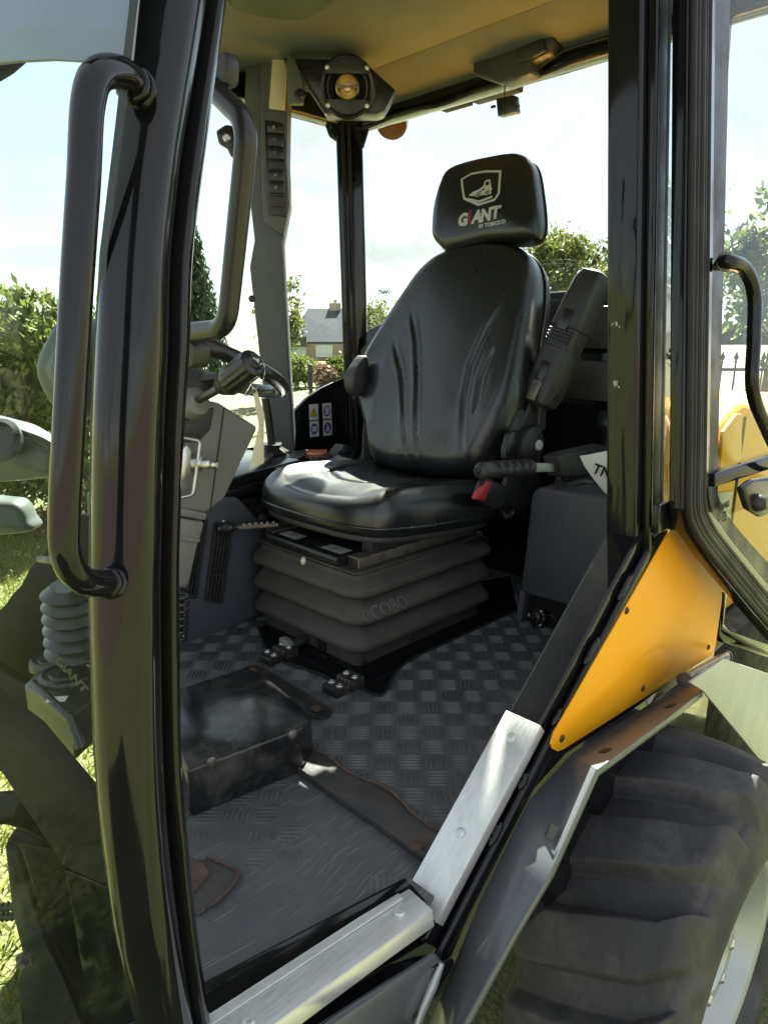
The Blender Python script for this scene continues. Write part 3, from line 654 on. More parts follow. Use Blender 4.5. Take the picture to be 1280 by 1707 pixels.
# second, outer rail with weld beads in the groove
orl = prism('door_rebate_rail', [diag(-.16, .549, -.030), diag(1.03, .549, -.030), diag(1.10, .549, -.058), diag(-.16, .549, -.058)], (0, .016, 0), BLK, LD, .010, 3)
for t, l in ((.17, .035), (.47, .03), (.66, .05), (.86, .055), (.30, .025)):
    pts = [diag(t+l*(k/8-.5)*1.6, .557+.002*random.random(), -.028+.003*random.random()) for k in range(9)]
    tube('weld_bead', pts, .0068, BLK, orl, 10, [.4, .8, 1.05, .9, 1.1, .95, 1.05, .8, .4])
# lower outer rail under the sill
prism('door_rebate_rail', [V((.15, .632, -.035)), V((.585, .548, -.035)), V((.645, .528, -.052)), V((.690, .528, -.075)), V((.62, .528, -.12)), V((.15, .61, -.11))], (0, .03, 0), BLK, LD, .008, 3)

# ---- door post (B pillar), leaning in towards the roof
def post(name, foot, lean, x0, x1, y0, y1, z0, z1, mat, parent, bev=.006):
    lean = V(lean); pts = [V((x0, y0, z0)), V((x1, y0, z0)), V((x1, y1, z0)), V((x0, y1, z0))]
    pts = [p+V(foot) for p in pts]
    bm = bmesh.new(); a = [bm.verts.new(p) for p in pts]; b = [bm.verts.new(p+lean*(z1-z0)+V((0, 0, z1-z0))) for p in pts]
    bm.faces.new(a[::-1]); bm.faces.new(b)
    for i in range(4): bm.faces.new((a[i], a[(i+1) % 4], b[(i+1) % 4], b[i]))
    return frombm(name, bm, mat, parent, bev, 3)
LN = (0, .083, 0)
bp = post('door_post', (0, 0, 0), LN, 1.27, 1.335, .566, .632, .44, 1.76, BLK, LD, .007)
post('post_flange', (0, 0, 0), LN, 1.288, 1.300, .548, .5655, .44, 1.76, BLK, bp, .003)
post('post_flange', (0, 0, 0), LN, 1.336, 1.395, .572, .600, .40, 1.76, BLKW, bp, .004)
post('post_flange', (0, 0, 0), LN, 1.396, 1.425, .578, .606, .40, 1.76, SEAL, bp, .006)
# chipped paint on the post face
CHIP = pbr('bare_primer_chip', (0.30, 0.29, 0.24), (0.36, 0.34, 0.27), 90, 0.7)
for px, py, s in ((1027, 540, .005), (1032, 545, .003), (1020, 541, .003), (1023, 538, .002), (1025, 640, .008), (1031, 645, .004), (1028, 636, .003)):
    p = PX(px, py, 1.2688); pl = [(s*(.5+.6*random.random())*math.cos(k*.785)*.7, s*(.5+.6*random.random())*math.sin(k*.785)) for k in range(8)]
    decal('paint_chip', [pl], p, (0, -1, 0), (0, .083, 1), CHIP, bp, None, .0004)
hg = PY(1095, 830, .553)
h1 = lathe('hinge', [(0, -.058), (.012, -.058), (.0135, -.055), (.0135, 0), (0, 0)], (hg.x+.028, .527, hg.z-.005), (0, 0, 1), BLK, LD, 20)
lathe('hinge_barrel', [(0, 0), (.0135, 0), (.0135, .062), (.011, .068), (.006, .07), (.006, .076), (0, .076)], (hg.x+.028, .527, hg.z-.003), (0, 0, 1), STLD, h1, 20)
box('hinge_leaf', (hg.x-.04, .528, hg.z-.062), (hg.x+.02, .545, hg.z-.004), BLK, h1, .004)
box('hinge_leaf', (hg.x+.034, .512, hg.z+.006), (hg.x+.085, .526, hg.z+.055), BLK, h1, .004)

# ---- orange side panel behind the door opening
skin = prism('side_skin', [diag(-.05, .551, -.06), diag(1.2, .551, -.06), V((1.735, .551, .50)), V((1.75, .551, .03)), V((1.75, .551, -.25)), V((1.0, .551, -.2)), V((.62, .551, -.14))], (0, .012, 0), BLK, LD, .002)  # lower edge extended to block sun from the tyre
op = [(1128, 862), (1203, 965), (1203, 1000), (1192, 1078), (1186, 1092), (940, 1249), (930, 1253), (921, 1249), (918, 1240), (924, 1222)]
pn = prism('side_panel', [PY(x, y, .5455) for x, y in op], (0, .004, 0), ORG, LD, .0012)
for x, y in ((1044, 1018), (1180, 1079), (1071, 1147), (936, 1231)): bolt(PY(x, y, .545), (0, -1, 0), .006, BLKW, pn)

# ---- mudguard over the rear wheel
fo = [(690, 1850), (775, 1707), (860, 1550), (920, 1450), (995, 1282), (1108, 1200), (1170, 1151)]
fi = [(640, 1850), (716, 1707), (745, 1600), (880, 1335), (945, 1262), (1080, 1172), (1150, 1124)]
A = [PY(x, y, .452) for x, y in fo]; B = [PY(x, y, .543) for x, y in ((640, 1850), (716, 1707), (800, 1500), (880, 1335), (952, 1256), (1075, 1178), (1196, 1092))]
mg = skinned('mudguard', A, B, GRYP, LD, (.003, .0, -.006), .0015)
# turned down rim and slots
skinned('mudguard_rim', [p+V((0, -.001, 0)) for p in A], [p+V((.006, -.001, -.016)) for p in A], GRYP, mg, (0, .004, 0), .001)
for x, y in ((800, 1612), (919, 1386), (1008, 1250), (1117, 1176)):
    i = min(range(len(fo)-1), key=lambda k: abs((fo[k][1]+fo[k+1][1])/2-y)); n = (A[i+1]-A[i]).cross(B[i]-A[i]).normalized()
    if n.z < 0: n = -n
    p = PP(x, y, A[i]+n*.0008, n); u = (A[i+1]-A[i]).normalized(); w_ = n.cross(u)
    prism('slot', [p+u*a*.011+w_*b*.009 for a, b in ((-1, -1), (1, -1), (1, 1), (-1, 1))], -n*.0006, INK, mg, 0)
prism('mudguard_gusset', [PY(x, y, .535) for x, y in ((540, 1720), (728, 1592), (742, 1610), (690, 1720))], (0, .01, 0), GRYP, mg, .002)
tube('weld_bead', [PY(x, y, .532) for x, y in ((736, 1605), (722, 1640), (705, 1680), (694, 1712))], .008, GALV, mg, 10, [.6, 1, .9, .7])
# rear part of the mudguard: silver plate and pin
sg = prism('mudguard_plate', [PY(x, y, .44) for x, y in ((1172, 1152), (1150, 1138), (1206, 1098), (1330, 1140), (1330, 1340), (1262, 1262))], (0, .006, 0), GALV, LD, .0015)
prism('mudguard_inner', [PY(x, y, .60) for x, y in ((1060, 1190), (1176, 1120), (1330, 1200), (1330, 1330), (1250, 1300), (1110, 1215))], (0, .02, 0), BLKD, sg, .003)
pa, pb_ = PY(1140, 1134, .46), PY(1210, 1094, .50)
tube('pin', [pa, pb_], .0115, GRYP, sg, 18)
lathe('pin_end', [(0, .001), (.012, .001), (.0155, 0), (.0155, -.012), (.012, -.012)], pa, pa-pb_, BLKW, sg, 20)
lathe('pin_end', [(0, .001), (.012, .001), (.0145, 0), (.0145, -.008), (.012, -.008)], pb_, pb_-pa, BLKW, sg, 20)

# ---- rear wheel
WC = V((1.365, .30, -.46)); WR = .45; WW = .33
def tyre(name, c, Rr, Wd, parent, nlug=14, nth=1200, lugh=.042):
    prof = []                                   # (w along axis from the outer face, radius, lug weight)
    for s in np.linspace(0, 1, 121):
        y = s*Wd; e = abs(s-.5)*2
        r = Rr-.022*e*e - (.0 if e < .72 else .085*((e-.72)/.28)**2.2)
        prof.append((y, r, 1.0 if e < .84 else max(0, 1-(e-.84)/.16)))
    side = [(-.004, Rr-.115), (-.012, Rr-.135), (-.012, Rr-.165), (.0, Rr-.19), (.016, Rr-.20)]
    rows = [(y, r, 0.) for y, r in side[::-1]] + prof + [(Wd-y, r, 0.) for y, r in side]
    verts = []
    th = np.arange(nth)*2*np.pi/nth
    for y, r, wgt in rows:
        e = abs(y/Wd-.5)*2
        ss = y/Wd
        ph = (th/(2*np.pi)*nlug - .75*ss + .9*max(0, .22-ss)) % 1.0
        lug = np.clip((ph-.02)/.08, 0, 1)*np.clip((.70-ph)/.13, 0, 1)
        lug = lug*lug*(3-2*lug)
        rr = r - lugh*wgt*(1-lug)
        verts.append(np.stack([c.x+rr*np.cos(th), np.full(nth, c.y+y), c.z+rr*np.sin(th)], 1))
    vv = np.concatenate(verts); q = []
    k = np.arange(nth); k2 = (k+1) % nth
    for i in range(len(rows)-1): q.append(np.stack([i*nth+k, i*nth+k2, (i+1)*nth+k2, (i+1)*nth+k], 1))
    o = npmesh(name, vv, np.concatenate(q), RUB, parent); return finish(o, 75)
wh = lathe('rear_wheel', [(0, .05), (.05, .05), (.06, .04), (.09, .04), (.095, .075), (.20, .085), (.215, .05), (.235, .02), (.258, .012), (.262, .02), (.255, .16), (.262, .31), (.25, .318), (.24, .30), (.10, .29), (0, .29)], WC, (0, 1, 0), GALV, LD, 64)
tyre('tyre', WC, WR, WW, wh)
for k in range(6): a_ = k*R(60); bolt(WC+V((.075*math.cos(a_), .039, .075*math.sin(a_))), (0, -1, 0), .011, STL, wh, 'wheel_nut')

# ---- rear body: engine hood and counterweight seen through the door glass
hd_pts = [PY(x, y, .78) for x, y in ((1188, 800), (1193, 760), (1204, 722), (1222, 690), (1242, 672), (1262, 676), (1290, 700))]
z0 = hd_pts[0].z
hood = prism('engine_hood', [V((hd_pts[0].x, .78, -.12))]+hd_pts+[V((3.4, .78, .62)), V((3.6, .78, .45)), V((3.6, .78, -.12))], (0, 1.3, 0), ORG, LD, .03, 4)
prism('hood_side_panel', [PY(x, y, .765) for x, y in ((1206, 720), (1228, 690), (1236, 690), (1236, 770), (1200, 785))], (0, .012, 0), ORG, hood, .003)
box('rear_frame', (1.9, .70, -.55), (3.5, 2.15, -.13), BLKD, LD, .02)
box('hood_gap', (hd_pts[3].x+.10, .776, .05), (hd_pts[3].x+.118, .784, .60), BLKD, hood, .001)
#box('grille', (hd_pts[0].x+.35, .766, .15), (hd_pts[0].x+.8, .779, .5), BLKD, hood, .003)

# ---- front pillar of the door opening (round fronted), and its seal flange
AP = [(-60, 236, 348, 385), (0, 227, 339, 375), (240, 199, 300, 341), (420, 177, 281, 320), (576, 167, 277, 314), (720, 161, 270, 305), (890, 159, 266, 298), (1000, 158, 264, 297), (1250, 166, 268, 300), (1400, 180, 277, 311), (1550, 201, 294, 326), (1700, 235, 316, 347), (1790, 258, 334, 364)]
pc, ps, fc, fs = [], [], [], []
for y, l, s, r in AP:
    p = PY((l+s)/2, y, .628); pc.append(p); ps.append((s-l)/2*(p-CO).dot(FW)/FPX)
    q = PY((s+r)/2, y, .640); fc.append(q); fs.append((r-s)/2*(q-CO).dot(FW)/FPX)
for L_ in (pc, fc):                          # on up to the roof along the same slope
    d_ = L_[1]-L_[2]; L_[0] = L_[1]+d_*((1.77-L_[1].z)/d_.z); L_.insert(1, L_[0].lerp(L_[1], .65))
ps.insert(0, ps[0]); fs.insert(0, fs[0])
def interp(vals, n):
    out = []
    for i in range(len(vals)-1):
        for k in range(n): out.append(vals[i]+(vals[i+1]-vals[i])*k/n)
    return out+[vals[-1]]
bm = bmesh.new()
sec = [(math.cos(a)*(1 if math.cos(a) > 0 else 1)*abs(math.cos(a))**-.0, math.sin(a)) for a in np.linspace(0, 2*math.pi, 40, endpoint=False)]
sec = [(math.copysign(abs(a)**.82, a), math.copysign(abs(b)**.82, b)) for a, b in sec]
sweep_bm(bm, catmull(pc, 6), sec, RT, interp(ps, 6))
ap = frombm('front_pillar', bm, BLK, LD, 0, angle=60)
bm = bmesh.new(); sweep_bm(bm, catmull(fc, 6), [(a, b*.8) for a, b in rrect(1, 1, .35, 3)], RT, interp(fs, 6))
frombm('seal_flange', bm, BLK, ap, 0, angle=60)
# outside grab handle welded to the pillar
hp_ = [PY(232, 150, .60), PY(205, 122, .585), PY(165, 125, .57), PY(147, 175, .565), PY(140, 300, .56), PY(127, 500, .558), PY(116, 700, .557), PY(108, 860, .558), PY(112, 930, .562), PY(140, 968, .575), PY(188, 972, .602)]
gh = tube('grab_handle', catmull(hp_, 8), .0123, BLK, LD, 24)
for p, q, s in ((hp_[0], hp_[1], .9), (hp_[-1], hp_[-2], .8)):
    d = (q-p).normalized(); x, y, z = frame(d)
    for ring_, off in ((.0150, .002), (.0135, .010)):
        pts = [p+d*off+(x*math.cos(a)+y*math.sin(a))*ring_*s for a in np.linspace(0, 6.28, 22)]
        tube('weld_bead', pts, .0035, BLK, gh, 8, [.7+.6*random.random() for _ in pts])

# ---- windscreen and things before it
wsA, wsB = V((.262, .668, 0)), V((-.16, 1.95, 0)); wd_ = (wsB-wsA).normalized(); wn = V((-wd_.y, wd_.x, 0))
def WSP(x, y): return PP(x, y, wsA, wn)
wl_ = [WSP(l+1, y) for y, l, s_, r in AP[1:]]
ws = prism('windscreen', wl_+[WSP(200, 1900), wsB+V((0, 0, -.5)), wsB+V((0, 0, 1.6)), WSP(235, -200)], wn*.004, GLT, LD, 0)
skinned('glass_border', [WSP(l+1, y)-wn*.001 for y, l, s_, r in AP], [WSP(l-12, y)-wn*.001 for y, l, s_, r in AP], FRIT, ws, -wn*.0006, 0)
HDRM = pbr('painted_sky_reflection', (0.22, 0.25, 0.37), (0.27, 0.30, 0.42), 3, 0.25, 0.35)  # sky reflected in the roof front, painted in as pale blue
prism('front_header', [WSP(-150, -60)-wn*.004+V((0, 0, .5)), WSP(222, -60)-wn*.004+V((.16, 0, .56))]+[WSP(x, y)-wn*.004 for x, y in ((222, -60), (206, 118), (190, 108), (150, 100), (80, 96), (20, 99), (-60, 108), (-150, 118))], -wn*.006, HDRM, LD, .001)
# black roof corner bracket and lamp arm at the top of the windscreen
for pl in ([(-40, -60), (34, -60), (30, -5), (48, 14), (36, 34), (16, 46), (-40, 60)], [(-40, 100), (14, 66), (30, 72), (34, 88), (6, 112), (-40, 140)]):
    prism('lamp_bracket', [PD(x, y, 1.05) for x, y in pl], HV*.03, BLKD, LD, .006, 3)
bar('lamp_bracket', [PD(30, 40, 1.06), PD(66, -4, 1.06), PD(90, -40, 1.06)], .009, .006, BLKD, LD, HV, .002)
# mirror housing seen through the windscreen
mo = [(102, 520), (78, 545), (58, 585), (50, 615), (60, 650), (85, 690), (112, 705), (140, 690), (150, 600), (135, 535)]
O_ = PD(100, 610, 1.75)
def loc2(pts, D, o): return [((PD(x, y, D)-o).dot(RT), (PD(x, y, D)-o).dot(V((0, 0, 1)))) for x, y in pts]
MIR = pbr('grey_green_housing', (0.05, 0.065, 0.06), (0.07, 0.082, 0.077), 6, 0.4, 0.5)
mr = pad('side_mirror', loc2(mo, 1.75, O_), O_, RT, (0, 0, 1), -HV, .12, MIR, LD, .05, .03, None, 60, 12)
tube('mirror_arm', [O_+HV*.06+RT*.04, O_+HV*.1+RT*.12+V((0, 0, -.12)), O_+HV*.1+RT*.2+V((0, 0, -.30))], .012, PLB, mr, 12)
# front lamp housings
O_ = PD(20, 760, 2.0); SIL = pbr('pale_grey_housing', (0.07, 0.08, 0.077), (0.10, 0.108, 0.104), 5, 0.3, 0.4)
lh = pad('front_lamp', loc2([(-80, 700), (10, 708), (55, 728), (88, 752), (96, 775), (80, 800), (-80, 800)], 2.0, O_), O_, RT, (0, 0, 1), -HV, .12, SIL, LD, .05, .02, None, 60, 12)
lathe('lamp_ring', [(.045, -.01), (.062, -.01), (.064, .012), (.05, .02), (.045, .004), (0, .004)], PD(0, 735, 1.93), -HV+V((0, 0, .6)), PLB, lh, 28)
tube('hose', catmull([PD(-20, 700, 1.97), PD(40, 722, 1.97), PD(80, 738, 1.97), PD(104, 762, 1.97), PD(130, 800, 1.97)], 6), .011, PLB, lh, 10)
O_ = PD(5, 868, 2.1)
pad('front_lamp', loc2([(-80, 838), (5, 838), (28, 846), (40, 868), (42, 890), (-80, 892)], 2.1, O_), O_, RT, (0, 0, 1), -HV, .10, SIL, LD, .03, .02, None, 60, 12)
# scalloped black mudguard flap
fp = [(112, 858), (96, 885), (84, 898), (78, 915), (70, 928), (52, 944), (44, 960), (36, 976), (20, 992), (10, 1008), (-10, 1026), (-60, 1075), (-60, 1190), (40, 1150), (70, 1110), (165, 1080), (175, 860)]
DT = pbr('black_front_steel', (0.007, 0.007, 0.008), (0.012, 0.012, 0.012), 6, 0.4, 0.55, spec=0.2, dust=((0.05, 0.045, 0.04), 0.3, 12))
prism('front_mudguard', [PD(x, y, 1.62) for x, y in fp], HV*.02, DT, LD, .003)
# rubber gaiter of the steering joint
c0 = PD(128, 1030, 1.42); prof = [(0, -.09)]
for k in range(6): prof += [(.062-.002*k, -.085+k*.028), (.078-.003*k, -.072+k*.028)]
prof += [(.04, .085), (0, .085)]
lathe('steering_gaiter', prof, c0, V((-.1, -.1, 1)), PLBG, LD, 36, 25)
tube('hydraulic_hose', catmull([PD(66, 932, 1.4), PD(90, 936, 1.38), PD(110, 950, 1.38), PD(150, 975, 1.4)], 6), .008, STLD, LD, 10)
# pedal box with two round caps
DBX = pbr('dark_green_grey_box', (0.014, 0.017, 0.017), (0.02, 0.023, 0.022), 6, 0.25, 0.35)
tb = [PZ(x, y, .12) for x, y in ((40, 1140), (62, 1118), (170, 1068), (172, 1150), (118, 1196))]
pbx = prism('front_valve_box', tb, (0, 0, -.10), DBX, LD, .008, 3)
for x, y, r in ((88, 1102, .052), (112, 1126, .062)):
    p = PZ(x, y, .1205)
    lathe('round_cap', [(0, .010), (r*.55, .010), (r*.6, .006), (r*.75, .006), (r*.8, .010), (r*.95, .008), (r, 0), (r, -.01)], p, (0, 0, 1), DBX, pbx, 40)
tube('box_edge', [PZ(55, 1140, .115), PZ(118, 1198, .115), PZ(135, 1246, .06)], .010, DBX, pbx, 12)
decal('label_plate', [[(-.02, -.012), (.02, -.012), (.02, .012), (-.02, .012)]], PZ(95, 1166, .1215), (.8, -.6, 0), (.6, .8, 0), GRT, pbx)
# maker's name printed on the windscreen
text('glass_print', 'GiANT', .017, WSP(117, 1124)-wn*.0015, -wd_*.75+V((0, 0, -.55)), V((0, 0, .75))-wd_*.55, INK, ws, .2, .0006, 1.0)
# bracket, front frame beam and plates below the windscreen
prism('front_bracket', [PD(x, y, 1.5) for x, y in ((-40, 1090), (30, 1135), (44, 1140), (90, 1190), (94, 1215), (70, 1245), (60, 1260), (-40, 1230))], HV*.03, DT, LD, .004)
fbm = prism('front_beam', [PD(x, y, .92) for x, y in ((-60, 1140), (0, 1195), (50, 1232), (195, 1402), (215, 1490), (185, 1480), (108, 1447), (4, 1290), (-60, 1230))], HV*.05, BLKD, LD, .003)
prism('front_plate', [PD(x, y, .93) for x, y in ((108, 1449), (186, 1481), (240, 1500), (300, 1800), (170, 1800), (140, 1640))], HV*.04, BLK, LD, .003)
prism('front_plate', [PD(x, y, 1.12) for x, y in ((10, 1400), (110, 1420), (130, 1560), (150, 1640), (60, 1600), (25, 1480))], HV*.1, DT, LD, .006)
prism('front_plate', [PD(x, y, 1.2) for x, y in ((30, 1470), (140, 1470), (200, 1720), (90, 1720))], HV*.05, DT, LD, .006)
prism('front_link', [PD(x, y, .96) for x, y in ((8, 1410), (30, 1430), (75, 1570), (105, 1630), (150, 1740), (40, 1740), (28, 1640), (40, 1600), (20, 1520))], HV*.02, BLKW, LD, .004)
ch = lathe('pivot_pin', [(0, .02), (.024, .02), (.03, .012), (.03, -.05), (0, -.05)], PD(105, 1300, 1.25), V((-.2, -.2, 1)), GRYP, LD, 28)
lathe('pin_cap', [(0, .024), (.007, .024), (.007, .019)], PD(105, 1300, 1.25), V((-.2, -.2, 1)), BLKD, ch, 12)
tube('hydraulic_hose', [PD(-40, 1350, 1.05), PD(20, 1345, 1.05), PD(60, 1360, 1.1), PD(110, 1390, 1.15)], .028, DT, LD, 16)
for k, y in enumerate((1516, 1532)):
    ps_ = [PD(-30+i*4, y-i*.4, 1.0-k*.004) for i in range(17)]
    tube('coil_spring', ps_, .0085, PLBG, LD, 10, [1 if i % 2 else .72 for i in range(17)])
lathe('hex_bolt', [(0, .01), (.008, .01), (.009, 0), (.015, 0), (.015, -.006), (0, -.006)], PD(40, 1602, .93), -HV, STLD, LD, 6)

# ---- far side and rear of the cab
XR, YF, ZT = 2.10, 2.25, 1.74
rp = [PY(582, 205, YF), PY(590, 480, YF), PY(597, 760, YF)]
bm = bmesh.new(); sweep_bm(bm, [rp[0]+(rp[0]-rp[1])*.5, rp[0], rp[1], rp[2], rp[2]+(rp[2]-rp[1])*1.6], rrect(.052, .045, .008, 3), RT)
frp = frombm('rear_post', bm, BLK, LD, 0, angle=50)
bm = bmesh.new(); sweep_bm(bm, [rp[0]-HV*.052, rp[1]-HV*.052, rp[2]-HV*.052], rrect(.006, .006, .002, 2), RT); frombm('seal_strip', bm, SEAL, frp, 0)
bm = bmesh.new(); sweep_bm(bm, [p-HV*.049-RT*.025 for p in rp], rrect(.007, .004, .002, 2), RT); frombm('seal_strip', bm, SEAL, frp, 0)
prism('gusset', [PD(x, y, 3.0) for x, y in ((532, 188), (640, 180), (618, 206), (606, 246), (596, 232), (588, 205), (572, 206), (562, 236), (548, 226), (540, 204))], HV*.03, BLK, frp, .004)
bar('near_rear_post', [V((2.05, .79, -.1)), V((2.05, .86, ZT+.02))], .045, .045, BLK, LD, (1, 0, 0), .01)
# roof: shell, headliner, header beams
RFM = pbr('roof_shell', (0.012, 0.012, 0.013), None, 5, 0.4)
rs = prism('roof_shell', [V((.10, .60, ZT+.05)), V((2.28, .60, ZT+.05)), V((2.28, 2.36, ZT+.05)), V((.10, 2.36, ZT+.05))], (0, 0, .10), RFM, LD, .03, 4)
hl = prism('headliner', [V((.16, .70, ZT)), V((1.85, .70, ZT)), V((1.85, 2.24, ZT)), V((.16, 2.24, ZT))], (0, 0, .035), HDL, LD, .004)
prism('headliner_cove', [V((1.852, .70, ZT+.001)), V((2.05, .70, ZT-.045)), V((2.05, 2.24, ZT-.045)), V((1.852, 2.24, ZT+.001))], (0, 0, .03), HDL, LD, .003)
O_ = PZ(450, -12, ZT); vpts = [(372, -30), (380, 12), (400, 26), (450, 36), (500, 40), (540, 22), (580, -10), (600, -60), (380, -80)]
VIS = pbr('green_grey_visor', (0.070, 0.080, 0.050), (0.082, 0.090, 0.060), 6, 0.6)
pad('roof_duct', [((PZ(x, y, ZT-.03)-O_).x, (PZ(x, y, ZT-.03)-O_).y) for x, y in vpts], V((O_.x, O_.y, ZT-.03)), (1, 0, 0), (0, 1, 0), (0, 0, -1), .03, VIS, hl, .025, .012, None, 60, 12)
rh = bar('rear_header', [V((2.085, .68, 1.70)), V((2.085, 2.27, 1.70))], .050, .035, BLK, LD, (0, 0, 1), .012)
bar('far_header', [V((.16, YF+.02, 1.71)), V((2.08, YF+.02, 1.71))], .05, .035, BLK, LD, (0, 0, 1), .012)
bar('near_header', [V((.20, .72, 1.77)), V((2.08, .72, 1.77))], .045, .035, BLK, LD, (0, 0, 1), .012)
# gasket hanging from the rear header, work lamp outside
wav = [V((2.047, y, 1.651+.006*math.sin(y*17))) for y in np.linspace(.75, 2.2, 40)]
tube('header_gasket', wav, .007, SEAL, rh, 8)
for px, py, wpx, h in ((752, 178, 40, .035), (820, 160, 60, .03), (930, 118, 50, .028), (985, 95, 40, .03)):
    p = PX(px, py, 2.16); box('roof_lamp_bracket', p+V((-.01, -wpx*.0016, -.0)), p+V((.05, wpx*.0016, h+.05)), BLKD, rh, .006)
lathe('rear_work_lamp', [(0, -.05), (.035, -.05), (.06, -.02), (.066, .01), (.06, .03), (0, .034)], PX(654, 202, 2.2), V((-.4, -.3, -.5)), LENS, LD, 28)
# wiper motor cover
wm = prism('wiper_motor_cover', [PX(x, y, 1.98) for x, y in ((785, 52), (798, 38), (830, 30), (884, 24), (918, 40), (922, 66), (912, 88), (884, 100), (882, 122), (830, 138), (787, 124))], (.075, 0, 0), PLB, LD, .010, 3)
prism('motor_cap', [PX(x, y, 1.972) for x, y in ((858, 82), (904, 62), (908, 84), (880, 100), (862, 106))], (.01, 0, 0), PLB, wm, .004)
bolt(PX(828, 38, 1.979), (-1, 0, 0), .008, PLG, wm)
cb = prism('cable_box', [PX(x, y, 2.03) for x, y in ((826, 164), (856, 158), (859, 186), (829, 194))], (.03, 0, 0), PLBG, LD, .003)
tube('wire', catmull([PX(841, 164, 2.035), PX(841, 145, 2.035), PX(842, 132, 2.03)], 5), .0022, PLBG, cb, 8)
tube('wire', catmull([PX(842, 140, 2.03), PX(890, 118, 2.028), PX(930, 90, 2.028), PX(960, 78, 2.03), PX(1020, 60, 2.03)], 6), .003, PLBG, rh, 8)
for s in (822, 862): box('cable_tab', PX(s, 178, 2.04)-V((.004, .008, .004)), PX(s, 178, 2.04)+V((.004, .008, .004)), PLBG, cb, .001)
# rear window and its sill panel
rw = prism('rear_window', [PX(x, y, 2.09) for x, y in ((602, 560), (616, 548), (672, 522), (760, 494), (905, 487), (1120, 470), (1130, 0), (1016, 60), (596, 190))], (.005, 0, 0), GLS, LD, 0)
text('glass_print', 'TNAiG', .022, PX(640, 487, 2.085), (0, -1, 0), (0, 0, 1), INK, rw, 0, .001)
for k in range(3): text('glass_print', 'E1 43R', .008, PX(640, 496+k*5, 2.085), (0, -1, 0), (0, 0, 1), INK, rw)
rsill = prism('rear_sill', [PX(x, y, 2.055) for x, y in ((596, 566), (616, 548), (672, 522), (760, 494), (905, 488), (1140, 470), (1140, 1100), (596, 1100))], (.03, 0, 0), BLK, LD, .006)
prism('sill_trim', [PX(x, y, 2.05) for x, y in ((600, 585), (620, 560), (676, 534), (764, 506), (905, 500), (1140, 484), (1140, 496), (905, 514), (764, 524), (676, 552), (600, 600))], (.006, 0, 0), PLB, rsill, .003)
for y in (512, 600): box('rear_pocket', PX(1010, y+70, 2.0), PX(930, y, 2.0)+V((.04, 0, 0)), PLB, rsill, .006)
# far side: window panes, sticker panel, wall
prism('far_window', [V((.30, YF+.01, -.2)), V((1.56, YF+.01, -.2)), V((1.60, YF+.01, 1.69)), V((.30, YF+.01, 1.69))], (0, .005, 0), GLS, LD, 0)
fw = prism('far_quarter_window', [PY(x, y, YF+.01) for x, y in ((470, 780), (600, 780), (590, 185), (455, 175))], (0, .005, 0), GLS, LD, 0)
text('glass_print', 'TNAiG', .026, PY(555, 604, YF+.004), (1, 0, 0), (0, 0, 1), INK, fw, 0, .001)
arc = [(483, 700), (495, 682), (512, 664), (535, 648), (556, 638), (576, 632)]
skp = prism('corner_panel', [PY(x, y, YF-.03) for x, y in arc+[(578, 770), (484, 770)]], (0, .02, 0), BLK, LD, .002)
tube('panel_edge', [PY(x, y, YF-.032) for x, y in arc], .004, SEAL, skp, 8)
U_, W_ = V((1, 0, 0)), V((0, 0, 1))
so = PY(512, 674, YF-.0315)
def sq(px0, py0, px1, py1): 
    a, b = PY(px0, py0, YF-.031), PY(px1, py1, YF-.031); return a, b
for (px, py, kind) in ((523, 687, 'warn'), (545, 685, 'head'), (524, 715, 'book'), (546, 713, 'belt')):
    c = PY(px, py, YF-.0305); s = .0245; h = .0325
    stk = decal('sticker', [[(-s, -h), (s, -h), (s, h), (-s, h)]], c, U_, W_, WHT, skp, None, .0004)
    if kind == 'warn':
        decal('triangle', [[(-.020, -.018), (.020, -.018), (0, .020)]], c, U_, W_, INK, skp, None, .0009)
        decal('triangle', [[(-.0165, -.016), (.0165, -.016), (0, .0155)]], c, U_, W_, YEL, skp, None, .0014)
        decal('mark', [[(-.002, .008), (.002, .008), (.0013, -.006), (-.0013, -.006)], disc(.0024, 0, -.0105, 10)], c, U_, W_, INK, skp, None, .0019)
    else:
        decal('blue_disc', [[(x*1.0, y*1.18) for x, y in disc(.0195)]], c, U_, W_, BLUE, skp, None, .0009)
        if kind == 'head': sh = [disc(.008, 0, .004, 14), [(-.010, -.012), (.010, -.012), (.006, -.004), (-.006, -.004)]] + [[(x, y*1.2) for x, y in q] for q in ring2(.0115, .0145, 0, .001, 16)]
        elif kind == 'book': sh = [[(-.013, -.009), (-.001, -.011), (-.001, .010), (-.013, .012)], [(.001, -.011), (.013, -.009), (.013, .012), (.001, .010)]]
        else: sh = [disc(.0042, 0, .012, 12), [(-.006, .006), (.006, .006), (.008, -.006), (-.008, -.006)], [(-.010, -.007), (.010, -.007), (.012, -.014), (-.012, -.014)]]
        decal('pictogram', sh, c, U_, W_, WHT, skp, None, .0014)
prism('far_wall', [V((1.0, YF, -.3)), V((2.1, YF, -.3)), V((2.1, YF, .44)), V((1.0, YF, .44))], (0, .03, 0), BLKD, LD, .004)
